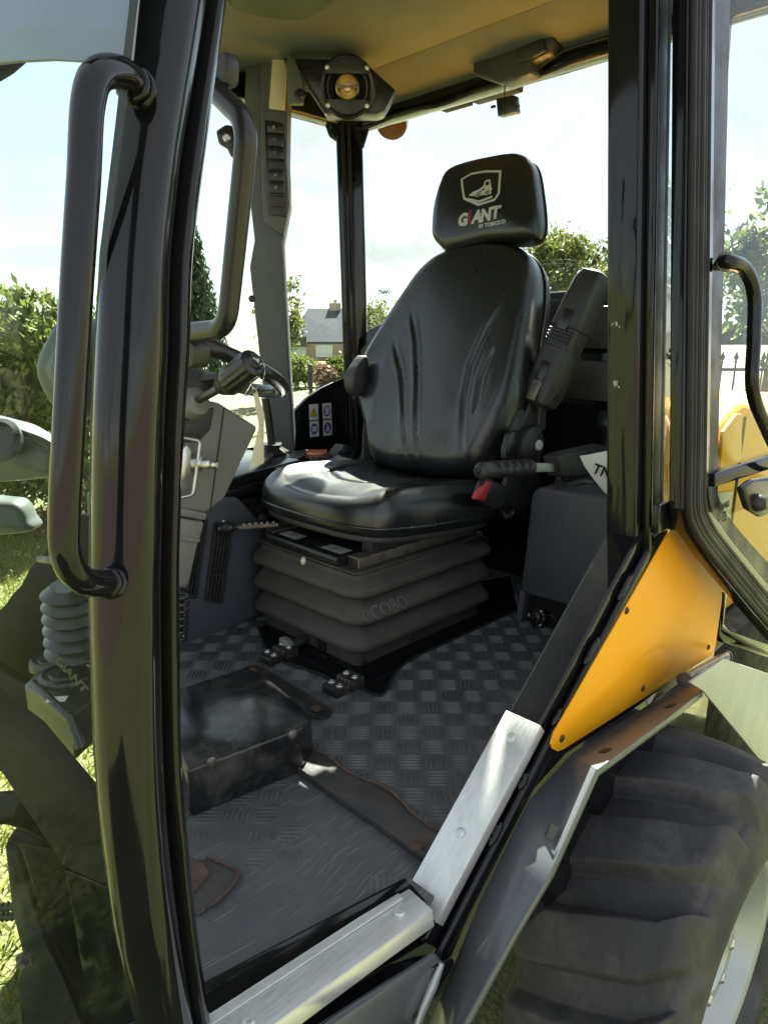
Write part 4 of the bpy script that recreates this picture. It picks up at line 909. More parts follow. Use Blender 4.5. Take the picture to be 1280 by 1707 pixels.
# far B post trim carrying lamp and switches
DPT = 2.62
tr = prism('switch_column', [PD(x, y, DPT) for x, y in ((407, 190), (409, 112), (420, 84), (437, 80), (482, 92), (479, 270), (482, 342), (470, 405), (491, 775), (452, 775), (416, 445), (424, 400), (416, 330))], HV*.09, PLGD, LD, .008, 3)
fcx = prism('switch_panel', [PD(x, y, DPT-.03) for x, y in ((434, 96), (480, 98), (478, 270), (482, 342), (472, 392), (440, 372), (437, 330))], HV*.034, PLGD, tr, .006, 3)
prism('lamp_bezel', [PD(x, y, DPT-.04) for x, y in ((450, 88), (481, 92), (477, 186), (445, 182))], HV*.012, PLGD, tr, .004)
prism('interior_lamp', [PD(x, y, DPT-.055) for x, y in ((454, 94), (479, 98), (474, 183), (448, 180))], HV*.018, CRM, tr, .006, 3)
prism('switch_frame', [PD(x, y, DPT-.034) for x, y in ((441, 199), (472, 205), (478, 362), (447, 358))], HV*.006, PLBG, tr, .003)
bolt(PD(420, 498, DPT-.001), -HV, .010, PLBG, tr); bolt(PD(499, 158, DPT+.2), -HV, .012, PLBG, tr)
ICO = {'lamp': [disc(.0035, -.001, .001, 10), [(-.004, -.005), (.003, -.005), (.003, -.004), (-.004, -.004)]], 'beam': [[(-.004, .003), (.004, .003), (.004, .002), (-.004, .002)], [(-.004, -.001), (.002, -.001), (.002, -.002), (-.004, -.002)]],
       'fan': ring2(.0025, .0035, 0, 0, 12) + [[(-.005, -.0005), (.005, -.0005), (.005, .0005), (-.005, .0005)]], 'wipe': ring2(.003, .004, 0, 0, 12) + [[(-.0005, -.006), (.0005, -.006), (.0005, .004), (-.0005, .004)]]}
for y0, y1, ic in ((203, 221, 'lamp'), (223, 243, 'beam'), (245, 264, 'beam'), (266, 281, None), (282, 301, 'fan'), (303, 321, 'wipe'), (324, 339, None), (342, 358, None)):
    k = (y0-203)/155*5; d = .048 if ic else .038
    sw = prism('rocker_switch', [PD(445+k, y0, DPT-d), PD(470.5+k, y0+2, DPT-d), PD(471.5+k, y1+2, DPT-d+.002), PD(446+k, y1, DPT-d+.002)], HV*(d-.032), PLBG if ic else PLB, tr, .003)
    if ic: decal('switch_icon', ICO[ic], PD(457+k, (y0+y1)/2, DPT-d-.0005), RT, (0, 0, 1), GRT, tr, None, .002)
# triangular trim, speaker in the rear far corner
sp_ = prism('speaker_panel', [PD(x, y, 2.50) for x, y in ((470, 96), (548, 98), (600, 96), (660, 150), (640, 186), (628, 190), (545, 190), (512, 140))], HV*.08, PLBG, LD, .005)
prism('trim_gore', [PD(x, y, 2.47) for x, y in ((478, 96), (492, 96), (507, 140), (505, 172), (480, 172))], HV*.03, PLGD, sp_, .006, 3)
bolt(PD(500, 158, 2.468), -HV, .014, PLBG, sp_)
tube('trim_edge', [PD(482, 92, 2.49), PD(541, 188, 2.49), PD(628, 189, 2.49)], .0035, PLGD, sp_, 8)
sN = (CO-PD(579, 146, 2.47)); sN.z *= .6; sN.normalize(); sC = PD(579, 146, 2.475)
spk = lathe('speaker', [(r_*.87, h_*.87) for r_, h_ in [(.070, .0), (.098, .0), (.104, .006), (.104, .018), (.096, .024), (.086, .020), (.080, .004), (.055, -.018), (.030, -.022), (0, -.022)]], sC, sN, PLBG, LD, 48)
sx, sy, sz = frame(sN)
if sx.z < 0: sx, sy = -sx, -sy
for up in (1, -1):
    pts = [sC+sN*.017+sx*(up*.077*math.sin(R(a)))+sy*(.077*math.cos(R(a))) for a in range(28, 153, 8)]
    pts += [sC+sN*.017+sx*(up*.035)+sy*.077*v_ for v_ in (-.86, -.3, .3, .86)][::1]
    prism('speaker_grille', pts, sN*.007, PLB, spk, .002)
lathe('tweeter', [(.038, -.004), (.038, .016), (.034, .020), (.030, .014), (.022, .004), (.014, .010), (.012, .022), (0, .024)], sC, sN, GOLD, spk, 40)
prism('tweeter_bar', [sC+sN*.022+sy*a+sx*b for a, b in ((-.034, -.004), (.034, -.004), (.034, .004), (-.034, .004))], sN*.004, STLD, spk, .001)
for a in (40, 140, 220, 320): bolt(sC+sN*.022+sx*.080*math.sin(R(a))+sy*.080*math.cos(R(a)), sN, .006, STL, spk, 'speaker_screw')
# type plate on the far header
decal('type_plate', [[(-.03, -.05), (.03, -.05), (.03, .05), (-.03, .05)]], PD(380, 104, 2.55), RT, (0, 0, 1), CRM, tr)
text('plate_print', 'CE', .022, PD(386, 95, 2.548), RT, (0, 0, 1), INK, tr)
for k, (a, b) in enumerate(((.030, .0), (.024, -.012), (.028, -.024), (.02, -.034))): decal('plate_print', [[(-.02, -.002+b), (-.02+a, -.002+b), (-.02+a, .002+b), (-.02, .002+b)]], PD(380, 104, 2.547), RT, (0, 0, 1), INK, tr)
# window latch
lt = prism('window_latch', [PD(x, y, 2.3) for x, y in ((360, 218), (376, 207), (392, 210), (392, 262), (384, 260), (378, 246), (364, 238))], HV*.03, PLBG, LD, .005)
lathe('latch_screw', [(0, .004), (.008, .004), (.012, 0), (.012, -.004)], PD(378, 229, 2.297), -HV, STL, lt, 20)

# ================================================================== operator seat (a part of the loader, its pieces are sub-parts)
U0, WB, NB = V((0, -1, 0)), V((math.sin(R(20)), 0, math.cos(R(20)))), V((-math.cos(R(20)), 0, math.sin(R(20))))
# rubber bellows of the suspension = the body of the seat part
def rr_ring(x0, x1, y0, y1, r, z, n=7):
    out = []
    for cx, cy, s in ((x1-r, y1-r, 0), (x0+r, y1-r, 90), (x0+r, y0+r, 180), (x1-r, y0+r, 270)):
        for k in range(n+1): a = R(s+90*k/n); out.append(V((cx+r*math.cos(a), cy+r*math.sin(a), z)))
    return out
def loft(name, rings, mat, parent, angle=40):
    bm = bmesh.new(); rs_ = [[bm.verts.new(p) for p in r] for r in rings]; n = len(rs_[0])
    for a, b in zip(rs_, rs_[1:]):
        for k in range(n): bm.faces.new((a[k], a[(k+1) % n], b[(k+1) % n], b[k]))
    bm.faces.new(rs_[0][::-1]); bm.faces.new(rs_[-1]); return frombm(name, bm, mat, parent, 0, angle=angle)
prof = [(0, .006), (0, .050), (.003, .052), (.033, .058), (.037, .061), (.038, .064), (.038, .074), (.036, .078), (.030, .082), (.000, .120), (-.006, .125), (.0, .128), (.033, .134), (.037, .137), (.038, .140), (.038, .150), (.036, .154), (.030, .158), (.0, .194), (-.006, .199), (.0, .202), (.033, .208), (.037, .211), (.038, .214), (.038, .225), (.036, .229), (.030, .233), (.008, .250), (.006, .262), (.0, .264)]
BX0, BX1, BY0, BY1 = 1.135, 1.665, 1.235, 1.655
st_ = loft('operator_seat', [rr_ring(BX0-o*.9, BX1+o*.9, BY0-o, BY1+o, .02+o*1.1, z) for o, z in prof], BEL, LD)
st_['label'] = 'black vinyl suspension seat on a ribbed rubber bellows base'
SEAT = st_
bv = bvh_of(SEAT)
tx = PP(652, 1014, (0, 1.2, 0), (0, 1, 0))
text('maker_print', 'COBO', .044, V((tx.x, 1.2, tx.z)), (1, 0, -.0), (0, 0, 1), ENG, SEAT, 0, .0002, 1.05, bv, .0006)
for s in (-1, 1):
    c_ = V((tx.x+s*.078, 1.2, tx.z)); decal('maker_ring', ring2(.0115, .0135) + [[(-.004, .003), (.004, .003), (.004, .0045), (-.004, .0045)], [(-.0008, -.006), (.0008, -.006), (.0008, .004), (-.0008, .004)]], c_, (1, 0, 0), (0, 0, 1), ENG, SEAT, bv, .0006)
# rivet holes along the base, rocker, air knob
for x, y in ((685, 1067), (607, 1103), (785, 1032)): lathe('base_hole', [(0, .0008), (.006, .0008), (.0075, 0)], PY(x, y, BY0-.0005), (0, -1, 0), INK, SEAT, 12)
for x, y in ((572, 1104), (458, 1048), (525, 1083)): lathe('base_hole', [(0, .0008), (.005, .0008), (.0065, 0)], PX(x, y, BX0-.0005), (-1, 0, 0), INK, SEAT, 12)
prism('rocker_switch', [PX(x, y, BX0-.008) for x, y in ((527, 1062), (541, 1068), (541, 1087), (529, 1082))], (.01, 0, 0), PLBG, SEAT, .002)
k0 = PX(512, 1064, BX0); tube('knob_shaft', [k0, k0+V((-.07, 0, -.004))], .012, PLB, SEAT, 16)
kn = k0+V((-.075, 0, -.005)); O2 = kn
pad('air_knob', [(-.016, -.03), (.016, -.03), (.024, 0), (.016, .030), (-.016, .030), (-.024, 0)], kn+V((-.012, -.006, 0)), (0, -1, 0), (0, .25, .97), (-.99, 0, .1), .024, PLG, SEAT, .008, .004, None, 60, 8)
# top rim, slide rails, tray with labels
loft('top_rim', [rr_ring(BX0-.004, BX1, BY0-.006, BY1+.006, .02, .2645), rr_ring(BX0-.006, BX1, BY0-.01, BY1+.01, .02, .266), rr_ring(BX0-.006, BX1, BY0-.01, BY1+.01, .02, .272), rr_ring(BX0+.004, BX1, BY0-.002, BY1+.002, .02, .274)], BEL, SEAT)
for y in (1.262, 1.628):
    box('slide_rail', (1.150, y-.022, .275), (1.64, y+.022, .305), STLD, SEAT, .003)
    box('rail_mouth', (1.1485, y-.015, .279), (1.152, y+.015, .301), INK, SEAT, .0005)
box('slide_rail', (1.20, 1.245, .306), (1.66, 1.285, .350), PLB, SEAT, .003)
box('slide_rail', (1.20, 1.61, .306), (1.66, 1.65, .350), PLB, SEAT, .003)
ty = box('document_tray', (1.125, 1.292, .276), (1.50, 1.600, .302), PLBG, SEAT, .004)
tube('tray_front_bar', [V((1.122, 1.60, .296)), V((1.122, 1.287, .296))], .009, PLBG, SEAT, 14)
for cy in (1.54, 1.35): decal('tray_label', [[(-.042, -.022), (.042, -.022), (.042, .022), (-.042, .022)]], V((1.168, cy, .302)), (0, -1, 0), (1, 0, 0), GRT, SEAT, None, .0006)
for cy in (1.54, 1.35): decal('tray_print', [[(-.012, -.002+q), (.008+q, -.002+q), (.008+q, .001+q), (-.012, .001+q)] for q in (-.008, 0, .008)], V((1.168, cy, .302)), (0, -1, 0), (1, 0, 0), INK, SEAT, None, .0012)
bolt(PX(505, 935, BX0-.03), (-1, 0, .3), .009, STL, SEAT, 'tray_screw')
# front adjusting lever with knob, chain-like teeth
lv = [V((1.16, 1.60, .325)), V((1.06, 1.655, .325))]
bar('adjust_lever', [lv[0], lv[1]], .006, .010, STLD, SEAT, (0, 0, 1), .002)
for k in range(6): bolt(lv[0].lerp(lv[1], .1+.15*k)+V((0, 0, .006)), (0, 0, 1), .0055, STL, SEAT, 'lever_tooth')
dlv = (lv[1]-lv[0]).normalized()
lathe('lever_knob', [(0, 0), (.008, 0), (.008, .012), (.014, .016), (.017, .026), (.016, .034), (.011, .042), (.015, .05), (.015, .058), (0, .06)], lv[1], dlv, PLBG, SEAT, 20)
prism('rim_latch', [PY(x, y, 1.222) for x, y in ((778, 905), (812, 893), (818, 900), (812, 912), (784, 916))], (0, .012, 0), PLBG, SEAT, .003)
# cushion
cO = V((1.400, 1.425, .452)); tW = V((math.cos(R(5)), 0, -math.sin(R(5)))); tN = U0.cross(tW)
co = [(-.275, .16), (-.280, 0), (-.275, -.14), (-.245, -.235), (-.16, -.275), (0, -.288), (.16, -.275), (.245, -.235), (.275, -.14), (.280, 0), (.275, .16), (.25, .245), (.15, .265), (0, .268), (-.15, .265), (-.25, .245)]
gl_ = grooves([[(-.20, .20), (-.185, .05), (-.14, -.07), (-.05, -.115), (.05, -.115), (.14, -.07), (.185, .05), (.20, .20)]], .008, .007)
def cd_(u, w_):
    e = max(0, abs(u)-.15); d = .028*min(1, e/.09)**1.5 - .010*math.exp(-(u/.12)**2)
    d -= .030*max(0, (-w_-.16)/.12)**1.6
    return d + gl_(u, w_)
cu = pad('seat_cushion', co, cO, U0, tW, tN, .108, VIN, SEAT, .052, .014, cd_, 220, 60, .5)
pad('cushion_pan', [(a*.94, b*.94) for a, b in co], cO-tN*.100, U0, tW, tN, .022, PLB, SEAT, .010, .0, None, 100, 8)
# piping under the front edge
tube('cushion_piping', catmull([cO-tN*.080+U0*a+tW*b for a, b in co]+[cO-tN*.080+U0*co[0][0]+tW*co[0][1]], 6), .0045, VIN, SEAT, 8)
# backrest
EB = .05
B0 = V((1.560, 1.43, .45))
def bk(pts, off, base=None):
    b_ = base or B0
    return [((PP(x, y, b_-NB*off, NB)-b_).dot(U0), (PP(x, y, b_-NB*off, NB)-b_).dot(WB)) for x, y in pts]
bo = bk([(604, 641), (616, 596), (650, 536), (684, 484), (712, 447), (745, 423), (800, 409), (852, 409), (880, 424), (893, 455), (894, 500), (888, 545), (880, 600), (871, 652), (858, 690), (838, 735), (800, 790), (710, 792), (634, 775), (618, 720), (608, 680)], EB)
gr_ = grooves([bk([(689, 517), (699, 575), (702, 640), (701, 775)], 0), bk([(843, 500), (815, 550), (790, 610), (778, 670), (774, 775)], 0), bk([(662, 568), (674, 620), (680, 690), (681, 765)], 0), bk([(826, 580), (806, 630), (797, 690)], 0)], .006, .0065)
def bd_(u, w_):
    d = .020*min(1, max(0, abs(u)-.11)/.11)**1.4*max(0, min(1, (.55-w_)/.35))
    d += .016*math.exp(-((w_-.12)/.12)**2)*math.exp(-(u/.16)**2)
    return d + gr_(u, w_)
br = pad('backrest', bo, B0, U0, WB, NB, .105, VIN, SEAT, EB, .022, bd_, 240, 64, .3)
pad('backrest_shell', [(a*1.0, b) for a, b in bo], B0-NB*.100, U0, WB, NB, .035, PLB, SEAT, .012, .0, None, 120, 8)
tube('backrest_piping', catmull([B0-NB*.100+U0*a*1.004+WB*b for a, b in bo+bo[:1]], 5), .0045, VIN, SEAT, 8)
# headrest with maker's emblem
H0 = B0+WB*.72+NB*.012; EH = .04
hn = bk([(724, 388), (727, 350), (737, 312), (751, 287), (785, 273), (850, 260), (877, 262), (891, 280), (898, 320), (902, 362), (899, 388), (884, 401), (822, 405), (752, 419), (735, 411), (726, 400)], EH, H0)
hr = pad('headrest', hn, H0, U0, WB, NB, .095, VIN, SEAT, EH, .014, None, 160, 30, .6)
tube('headrest_piping', catmull([H0-NB*.070+U0*a*1.003+WB*b for a, b in hn+hn[:1]], 5), .004, VIN, SEAT, 8)
hbv = bvh_of(hr)
def HL(x, y): p = PP(x, y, H0, NB)-H0; return p.dot(U0), p.dot(WB)
sh = [HL(x, y) for x, y in ((770, 301), (788, 290), (812, 286), (838, 286), (836, 325), (828, 338), (801, 347), (776, 336))]
decal('emblem', outline_band(sh, .0075), H0, U0, WB, GRT, SEAT, hbv)
decal('emblem', [[HL(x, y) for x, y in ((783, 337), (803, 342), (824, 333), (824, 329.5), (803, 338), (783, 333.5))]], H0, U0, WB, GRT, SEAT, hbv)
# little loader in the emblem: bucket, arm, cab, body, wheels
lo_ = [[(785, 330), (794, 322), (797, 331)], [(793, 324), (806, 317), (810, 313), (812, 316), (806, 321), (797, 328)], [(806, 322), (822, 318), (822, 327), (804, 330)], [(811, 305), (819, 302), (820, 304.5), (812.5, 307.5)], [(811, 305), (813, 305), (812, 318), (809, 318)], [(818, 303), (820.5, 303), (822.5, 316), (819.5, 316)], [(812, 313), (821, 311), (824, 320), (812, 321)]]
decal('emblem_loader', [[HL(x, y) for x, y in q] for q in lo_], H0, U0, WB, GRT, SEAT, hbv)
for x, y in ((801, 328), (816, 325)):
    a_, b_ = HL(x, y); decal('emblem_loader', [disc(.0098, a_, b_, 16)], H0, U0, WB, INK, SEAT, hbv, .0011); decal('emblem_loader', ring2(.0062, .0088, a_, b_, 16), H0, U0, WB, GRT, SEAT, hbv, .0016); decal('emblem_loader', [disc(.003, a_, b_, 10)], H0, U0, WB, GRT, SEAT, hbv, .0016)
lu = (PP(836, 358, H0, NB)-PP(768, 371, H0, NB)).normalized(); lw = NB.cross(lu)
for ch_, x, y, m_, s_ in (('G', 774.5, 369.5, GRT, .050), ('i', 786, 364, REDT, .055), ('A', 797, 364.5, GRT, .050), ('N', 812.5, 361.5, GRT, .050), ('T', 828.5, 357.5, GRT, .050)):
    text('maker_letter', ch_, s_, PP(x, y, H0, NB), lu, lw, m_, SEAT, .12 if ch_ == 'A' else 0, .0026 if ch_ != 'i' else .002, 1.0, hbv, .0009)
text('maker_letter', 'BY TOBROCO', .0155, PP(821, 374.5, H0, NB), lu, lw, GRT, SEAT, 0, .0004, 1.0, hbv, .0009)
# recliner, side bracket, folded armrest on the near side
rc = PY(884, 742, 1.13)
lathe('recliner', [(0, .022), (.045, .022), (.055, .016), (.060, .004), (.060, -.03), (0, -.03)], V((rc.x, 1.135, rc.z)), (0, -1, 0), PLB, SEAT, 40)
lathe('recliner_cap', [(0, .006), (.013, .006), (.016, .002), (.016, -.002)], V((rc.x+.015, 1.112, rc.z)), (0, -1, 0), GRT, SEAT, 24)
prism('recliner_bracket', [PY(x, y, 1.145) for x, y in ((846, 748), (858, 700), (872, 668), (890, 678), (905, 720), (900, 790), (905, 830), (870, 852), (848, 868), (828, 840), (846, 800))], (0, .02, 0), PLB, SEAT, .006)
prism('recliner_cover', [PY(x, y, 1.122) for x, y in ((843, 748), (850, 722), (864, 716), (870, 726), (862, 752), (852, 770), (842, 766))], (0, .02, 0), PLBG, SEAT, .006)
bolt(PY(848, 853, 1.143), (0, -1, 0), .017, STL, SEAT, 'seat_bolt')
# armrest: lofted block along its length
def AR(x, y, Y): return PY(x, y, Y)
a0, a1 = PY(903, 660, 1.115), PY(985, 476, 1.03)
ad_ = (a1-a0).normalized(); an_ = (NB-ad_*NB.dot(ad_)).normalized(); as_ = ad_.cross(an_)
if as_.y > 0: as_ = -as_
La = (a1-a0).length; secs = []
for t, hw, hd2 in ((-.10, .012, .012), (-.095, .022, .022), (-.06, .031, .034), (.05, .035, .040), (.30, .035, .042), (.42, .035, .042), (.425, .031, .038), (.60, .031, .038), (.605, .034, .042), (.85, .032, .042), (1.02, .030, .038), (1.10, .024, .030), (1.125, .010, .014)):
    hw *= 1.42; hd2 *= 1.15; p = a0+ad_*(La*t); secs.append([p+as_*a+an_*b for a, b in rrect(hw, hd2, min(hw, hd2)*.42, 4)])
arm = loft('armrest', secs, PLB, SEAT, 38)
for t in (.47, .50, .53, .56): 
    p = a0+ad_*(La*t); bar('armrest_rib', [p+as_*-.038+an_*.046, p+as_*.038+an_*.046], .003, .004, PLBG, SEAT, ad_, .001)
for t, m_ in ((.02, STLD), (.20, PLBG), (.66, PLBG)):
    p = a0+ad_*(La*t)+an_*.0482; prism('armrest_recess', [p+as_*a*.016+ad_*b*.028 for a, b in ((-1, -1), (1, -1), (1, 1), (-1, 1))], an_*.0012, m_, SEAT, .0005)
p = a0+ad_*(La*.03)+as_*.049; lathe('armrest_pivot', [(.008, .002), (.012, .002), (.0125, 0)], p, as_, PLBG, SEAT, 20)
bar('armrest_bracket', [a0+an_*-.02+V((.02, .03, -.10)), a0+an_*-.02+V((.02, .03, .02))], .02, .012, PLB, SEAT, (1, 0, 0), .004)
# far armrest hinge and belt
O_ = PY(597, 632, 1.72)
pad('far_hinge_cover', [((PY(x, y, 1.72)-O_).x, (PY(x, y, 1.72)-O_).z) for x, y in ((590, 628), (600, 608), (614, 594), (614, 640), (602, 660), (591, 650))], O_, (1, 0, 0), (0, 0, 1), (0, -1, 0), .05, PLB, SEAT, .010, .004, None, 60, 10)
bar('lap_belt', catmull([PY(x, y, 1.74) for x, y in ((612, 770), (612, 740), (614, 715), (620, 695))], 5), .022, .0015, PLG, SEAT, (1, 0, 0), .001)
# seat belt buckle with red button
p = PY(822, 826, 1.10)
bk_ = prism('belt_buckle', [PY(x, y, 1.10) for x, y in ((815, 797), (846, 812), (842, 842), (826, 850), (793, 834), (806, 803))], (0, .022, 0), PLBG, SEAT, .005, 3)
prism('buckle_button', [PY(x, y, 1.0975) for x, y in ((812, 801), (821, 806), (808, 834), (791, 832), (796, 822))], (0, .012, 0), RED, SEAT, .003)
bar('buckle_stalk', [PY(838, 832, 1.112), PY(850, 856, 1.14)], .012, .003, PLBG, SEAT, (1, 0, 0), .001)

# ================================================================== near console with hand brake
cs = prism('side_console', [PX(x, y, 1.70) for x, y in ((884, 826), (892, 814), (905, 812), (1060, 838), (1060, 1050), (950, 1012), (872, 990), (866, 985))], (.34, 0, 0), VING, LD, .012, 3)
prism('console_flange', [PX(x, y, 1.694) for x, y in ((866, 985), (874, 988), (868, 1036), (860, 1034))], (.05, 0, 0), GRYP, cs, .001)
prism('console_base', [PX(x, y, 1.74) for x, y in ((872, 985), (1060, 1030), (1060, 1130), (870, 1030))], (.28, 0, 0), BLKD, cs, .002)
sv = PX(897, 1028, 1.715)
lathe('lever_sensor', [(0, -.012), (.026, -.012), (.026, .006), (.018, .008), (.018, .022), (.007, .024), (.007, .034), (0, .034)], sv, (-1, 0, .2), PLBG, cs, 24)
for k in range(3): bolt(sv+V((-.01, .026*math.cos(k*2.1), .026*math.sin(k*2.1))), (-1, 0, 0), .005, STL, cs, 'sensor_screw')
tube('wire', catmull([sv+V((-.01, -.02, .01)), sv+V((-.005, -.05, .02)), sv+V((0, -.065, -.01)), sv+V((.01, -.05, -.04))], 6), .003, PLBG, cs, 8)
# hand brake lever
YH = 1.02
g0, g1, g2 = PY(797, 785, YH), PY(884, 779, YH), PY(940, 779, YH)
hbk = bar('hand_brake', [g1+(g0-g1)*.1, g2], .012, .007, GALV, LD, (0, 0, 1), .002)
ng = 44; gp = [g0.lerp(g1, k/(ng-1))+V((0, 0, .0)) for k in range(ng)]
gsc = [(.55 if k == 0 else .8 if k == 1 else 1.0)*(1.0+.07*math.sin(k*.95) if k > 8 else 1.08) for k in range(ng)]
bm = bmesh.new(); sweep_bm(bm, gp, circ(.0205, 20), None, gsc); frombm('brake_grip', bm, PLB, hbk, 0, angle=50)
for k in range(26):
    p = g0.lerp(g1, .22+.03*k); tube('grip_rib', [p+V((0, .0205*math.cos(R(a)), .0212*math.sin(R(a)))) for a in range(20, 161, 20)], .0018, PLB, hbk, 6)
lathe('brake_button', [(0, .012), (.007, .012), (.008, 0), (.014, -.002), (.014, -.01)], g0, g0-g1, PLBG, hbk, 18)
prism('brake_housing', [PY(x, y, YH-.025) for x, y in ((930, 764), (938, 758), (1010, 742), (1020, 780), (985, 792), (936, 796))], (0, .05, 0), PLB, hbk, .004)
for k in range(3): 
    rr3 = .085-.012*k; p = PY(962, 815-7*k, YH); tube('brake_boot', [p+V((rr3*math.cos(a), .05*math.sin(a), .006*math.sin(3*a+k))) for a in np.linspace(0, 6.283, 30)], .013, PLB, hbk, 10)
bx3 = PY(962, 806, YH); pad('brake_boot', [(.08*math.cos(a), .045*math.sin(a)) for a in np.linspace(0, 6.283, 16, endpoint=False)], bx3+V((0, 0, .012)), (1, 0, 0), (0, 1, 0), (0, 0, 1), .035, PLB, hbk, .012, .02, None, 40, 8)

# ================================================================== far console: vents, tray, boot, cap
YC = 1.70
fcn = prism('far_console', [PY(x, y, YC) for x, y in ((270, 1108), (446, 1020), (446, 880), (403, 834), (396, 828), (353, 826), (336, 840), (270, 868))], (0, .5, 0), PLBL, LD, .012, 3)
def vent(pts, n):
    a, b, c, d = [PY(x, y, YC-.004) for x, y in pts]
    v_ = prism('air_vent', [a, b, c, d], (0, .006, 0), INK, fcn, .001)
    for p, q in ((a, b), (b, c), (c, d), (d, a)): bar('vent_frame', [p, q], .005, .004, PLB, fcn, (0, 1, 0), .001)
    for k in range(1, n):
        p, q = a.lerp(b, k/n), d.lerp(c, k/n); bar('vent_slat', [p+V((0, -.002, 0)), q+V((0, -.002, 0))], .006, .0017, PLB, fcn, (0, 1, 0), .0006)
    for t in (.32, .66): bar('vent_crossbar', [a.lerp(d, t)+V((0, -.003, 0)), b.lerp(c, t)+V((0, -.003, 0))], .005, .002, PLB, fcn, (0, 1, 0), .0006)
vent(((360, 872), (388, 873), (369, 1004), (343, 1000)), 5); vent(((325, 862), (344, 866), (326, 996), (306, 990)), 4)
bolt(PY(374, 870, YC-.006), (0, -1, 0), .006, STL, fcn)
pk = prism('console_plate', [PY(x, y, 1.76) for x, y in ((398, 842), (408, 830), (470, 822), (470, 930), (424, 915))], (0, .03, 0), BLKW, LD, .004)
bolt(PY(411, 845, 1.758), (0, -1, 0), .012, PLBG, pk); bolt(PY(439, 863, 1.758), (0, -1, 0), .014, STLD, pk)
tp_ = prism('console_top', [V((1.02, 1.705, .43)), V((2.04, 1.705, .43)), V((2.04, 2.24, .43)), V((1.02, 2.24, .43))], (0, 0, -.03), BLK, LD, .006)
ty2 = prism('console_tray', [PY(x, y, 1.72) for x, y in ((366, 822), (380, 797), (396, 793), (500, 766), (500, 800), (385, 827))], (0, .28, 0), BLK, LD, .004)
# crumpled lever boot
bm = bmesh.new(); cB = PY(455, 778, 1.95); rr_ = []
for i in range(13):
    t = i/12; rr_.append([bm.verts.new(cB+V(((.10-.07*t+.010*math.sin(a*5+i*1.1)+.008*math.sin(i*2.2))*math.cos(a), (.10-.07*t+.010*math.sin(a*4+i*.7)+.008*math.sin(i*2.2))*math.sin(a), -.03+.11*t))) for a in np.linspace(0, 6.283, 40, endpoint=False)])
for a, b in zip(rr_, rr_[1:]):
    for k in range(40): bm.faces.new((a[k], a[(k+1) % 40], b[(k+1) % 40], b[k]))
bm.faces.new(rr_[-1])
bt = frombm('lever_boot', bm, VIN, LD, 0, angle=70)
tube('lever', [cB+V((0, 0, .07)), cB+V((-.01, 0, .17)), cB+V((-.02, 0, .24))], .014, PLBG, bt, 14)
oc = PY(528, 763, 2.0)
cap_ = lathe('tank_cap', [(0, .022), (.030, .022), (.038, .018), (.040, .004), (.046, .002), (.046, -.02), (0, -.02)], oc, (0, 0, 1), ORC, LD, 36)
bar('cap_grip', [oc+V((-.028, .028, .024)), oc+V((.028, -.028, .024))], .006, .004, ORC, cap_, (0, 0, 1), .002)
lb = prism('belt_latch', [PY(x, y, 1.95) for x, y in ((556, 762), (572, 741), (586, 744), (600, 762), (600, 772), (556, 772))], (0, .05, 0), PLB, LD, .006)
prism('latch_plate', [PY(x, y, 1.945) for x, y in ((560, 758), (573, 742), (581, 745), (570, 760))], (0, .006, 0), GRYP, lb, .002)

# ================================================================== steering column
SWC = V((.835, 1.43, .805)); SA = V((.40, 0, .92)).normalized(); sxv, syv, _ = frame(SA)
SR = .195
sw = tube('steering_wheel', [SWC+(sxv*math.cos(a)+syv*math.sin(a))*SR for a in np.linspace(0, 2*math.pi, 72)], .0165, PLBG, LD, 18)
for k in range(3):
    a = R(40+120*k); q = (sxv*math.cos(a)+syv*math.sin(a))
    bar('spoke', catmull([SWC-SA*.045+q*.03, SWC-SA*.030+q*.10, SWC-SA*.004+q*.19], 4), .020, .008, PLB, sw, SA.cross(q), .004)
lathe('hub', [(0, -.02), (.03, -.02), (.045, -.03), (.05, -.05), (.045, -.08), (0, -.08)], SWC, SA, PLB, sw, 32)
YK = 1.34
stc = prism('steering_column', [PY(x, y, YK) for x, y in ((250, 735), (300, 690), (352, 668), (368, 672), (432, 712), (376, 832), (346, 856), (296, 850), (250, 860))], (0, .20, 0), PLG, LD, .010, 3)
prism('column_cover', [PY(x, y, YK-.006) for x, y in ((250, 745), (304, 700), (360, 678), (352, 718), (332, 738), (300, 738), (250, 760))], (0, .05, 0), PLB, stc, .006)
prism('column_seam', [PY(x, y, YK-.0012) for x, y in ((373, 680), (375, 680), (352, 852), (350, 852))], (0, .002, 0), INK, stc, 0)
prism('column_shell', [PY(x, y, YK-.004) for x, y in ((250, 850), (298, 846), (346, 856), (344, 868), (298, 860), (250, 868))], (0, .18, 0), CRM if False else PLG, stc, .004)
prism('column_foot', [PY(x, y, YK+.002) for x, y in ((250, 862), (300, 862), (343, 870), (336, 898), (332, 905), (316, 978), (250, 985))], (0, .18, 0), PLG, stc, .008, 3)
prism('column_foot', [PY(x, y, YK-.004) for x, y in ((250, 888), (296, 892), (336, 899), (332, 906), (296, 900), (250, 896))], (0, .17, 0), PLG, stc, .003)
hb = SWC-SA*.07
tube('column_neck', [hb, PY(318, 690, 1.43)], .034, PLB, stc, 20)
# coiled cable below the column
cc = []
for i in range(150):
    t = i/149; a = t*2*math.pi*7; p = PY(300, 985, 1.40).lerp(PY(296, 1065, 1.40), t); cc.append(p+V((.02*math.cos(a), .02*math.sin(a), 0)))
tube('coiled_cable', cc, .0055, PLBG, stc, 8)
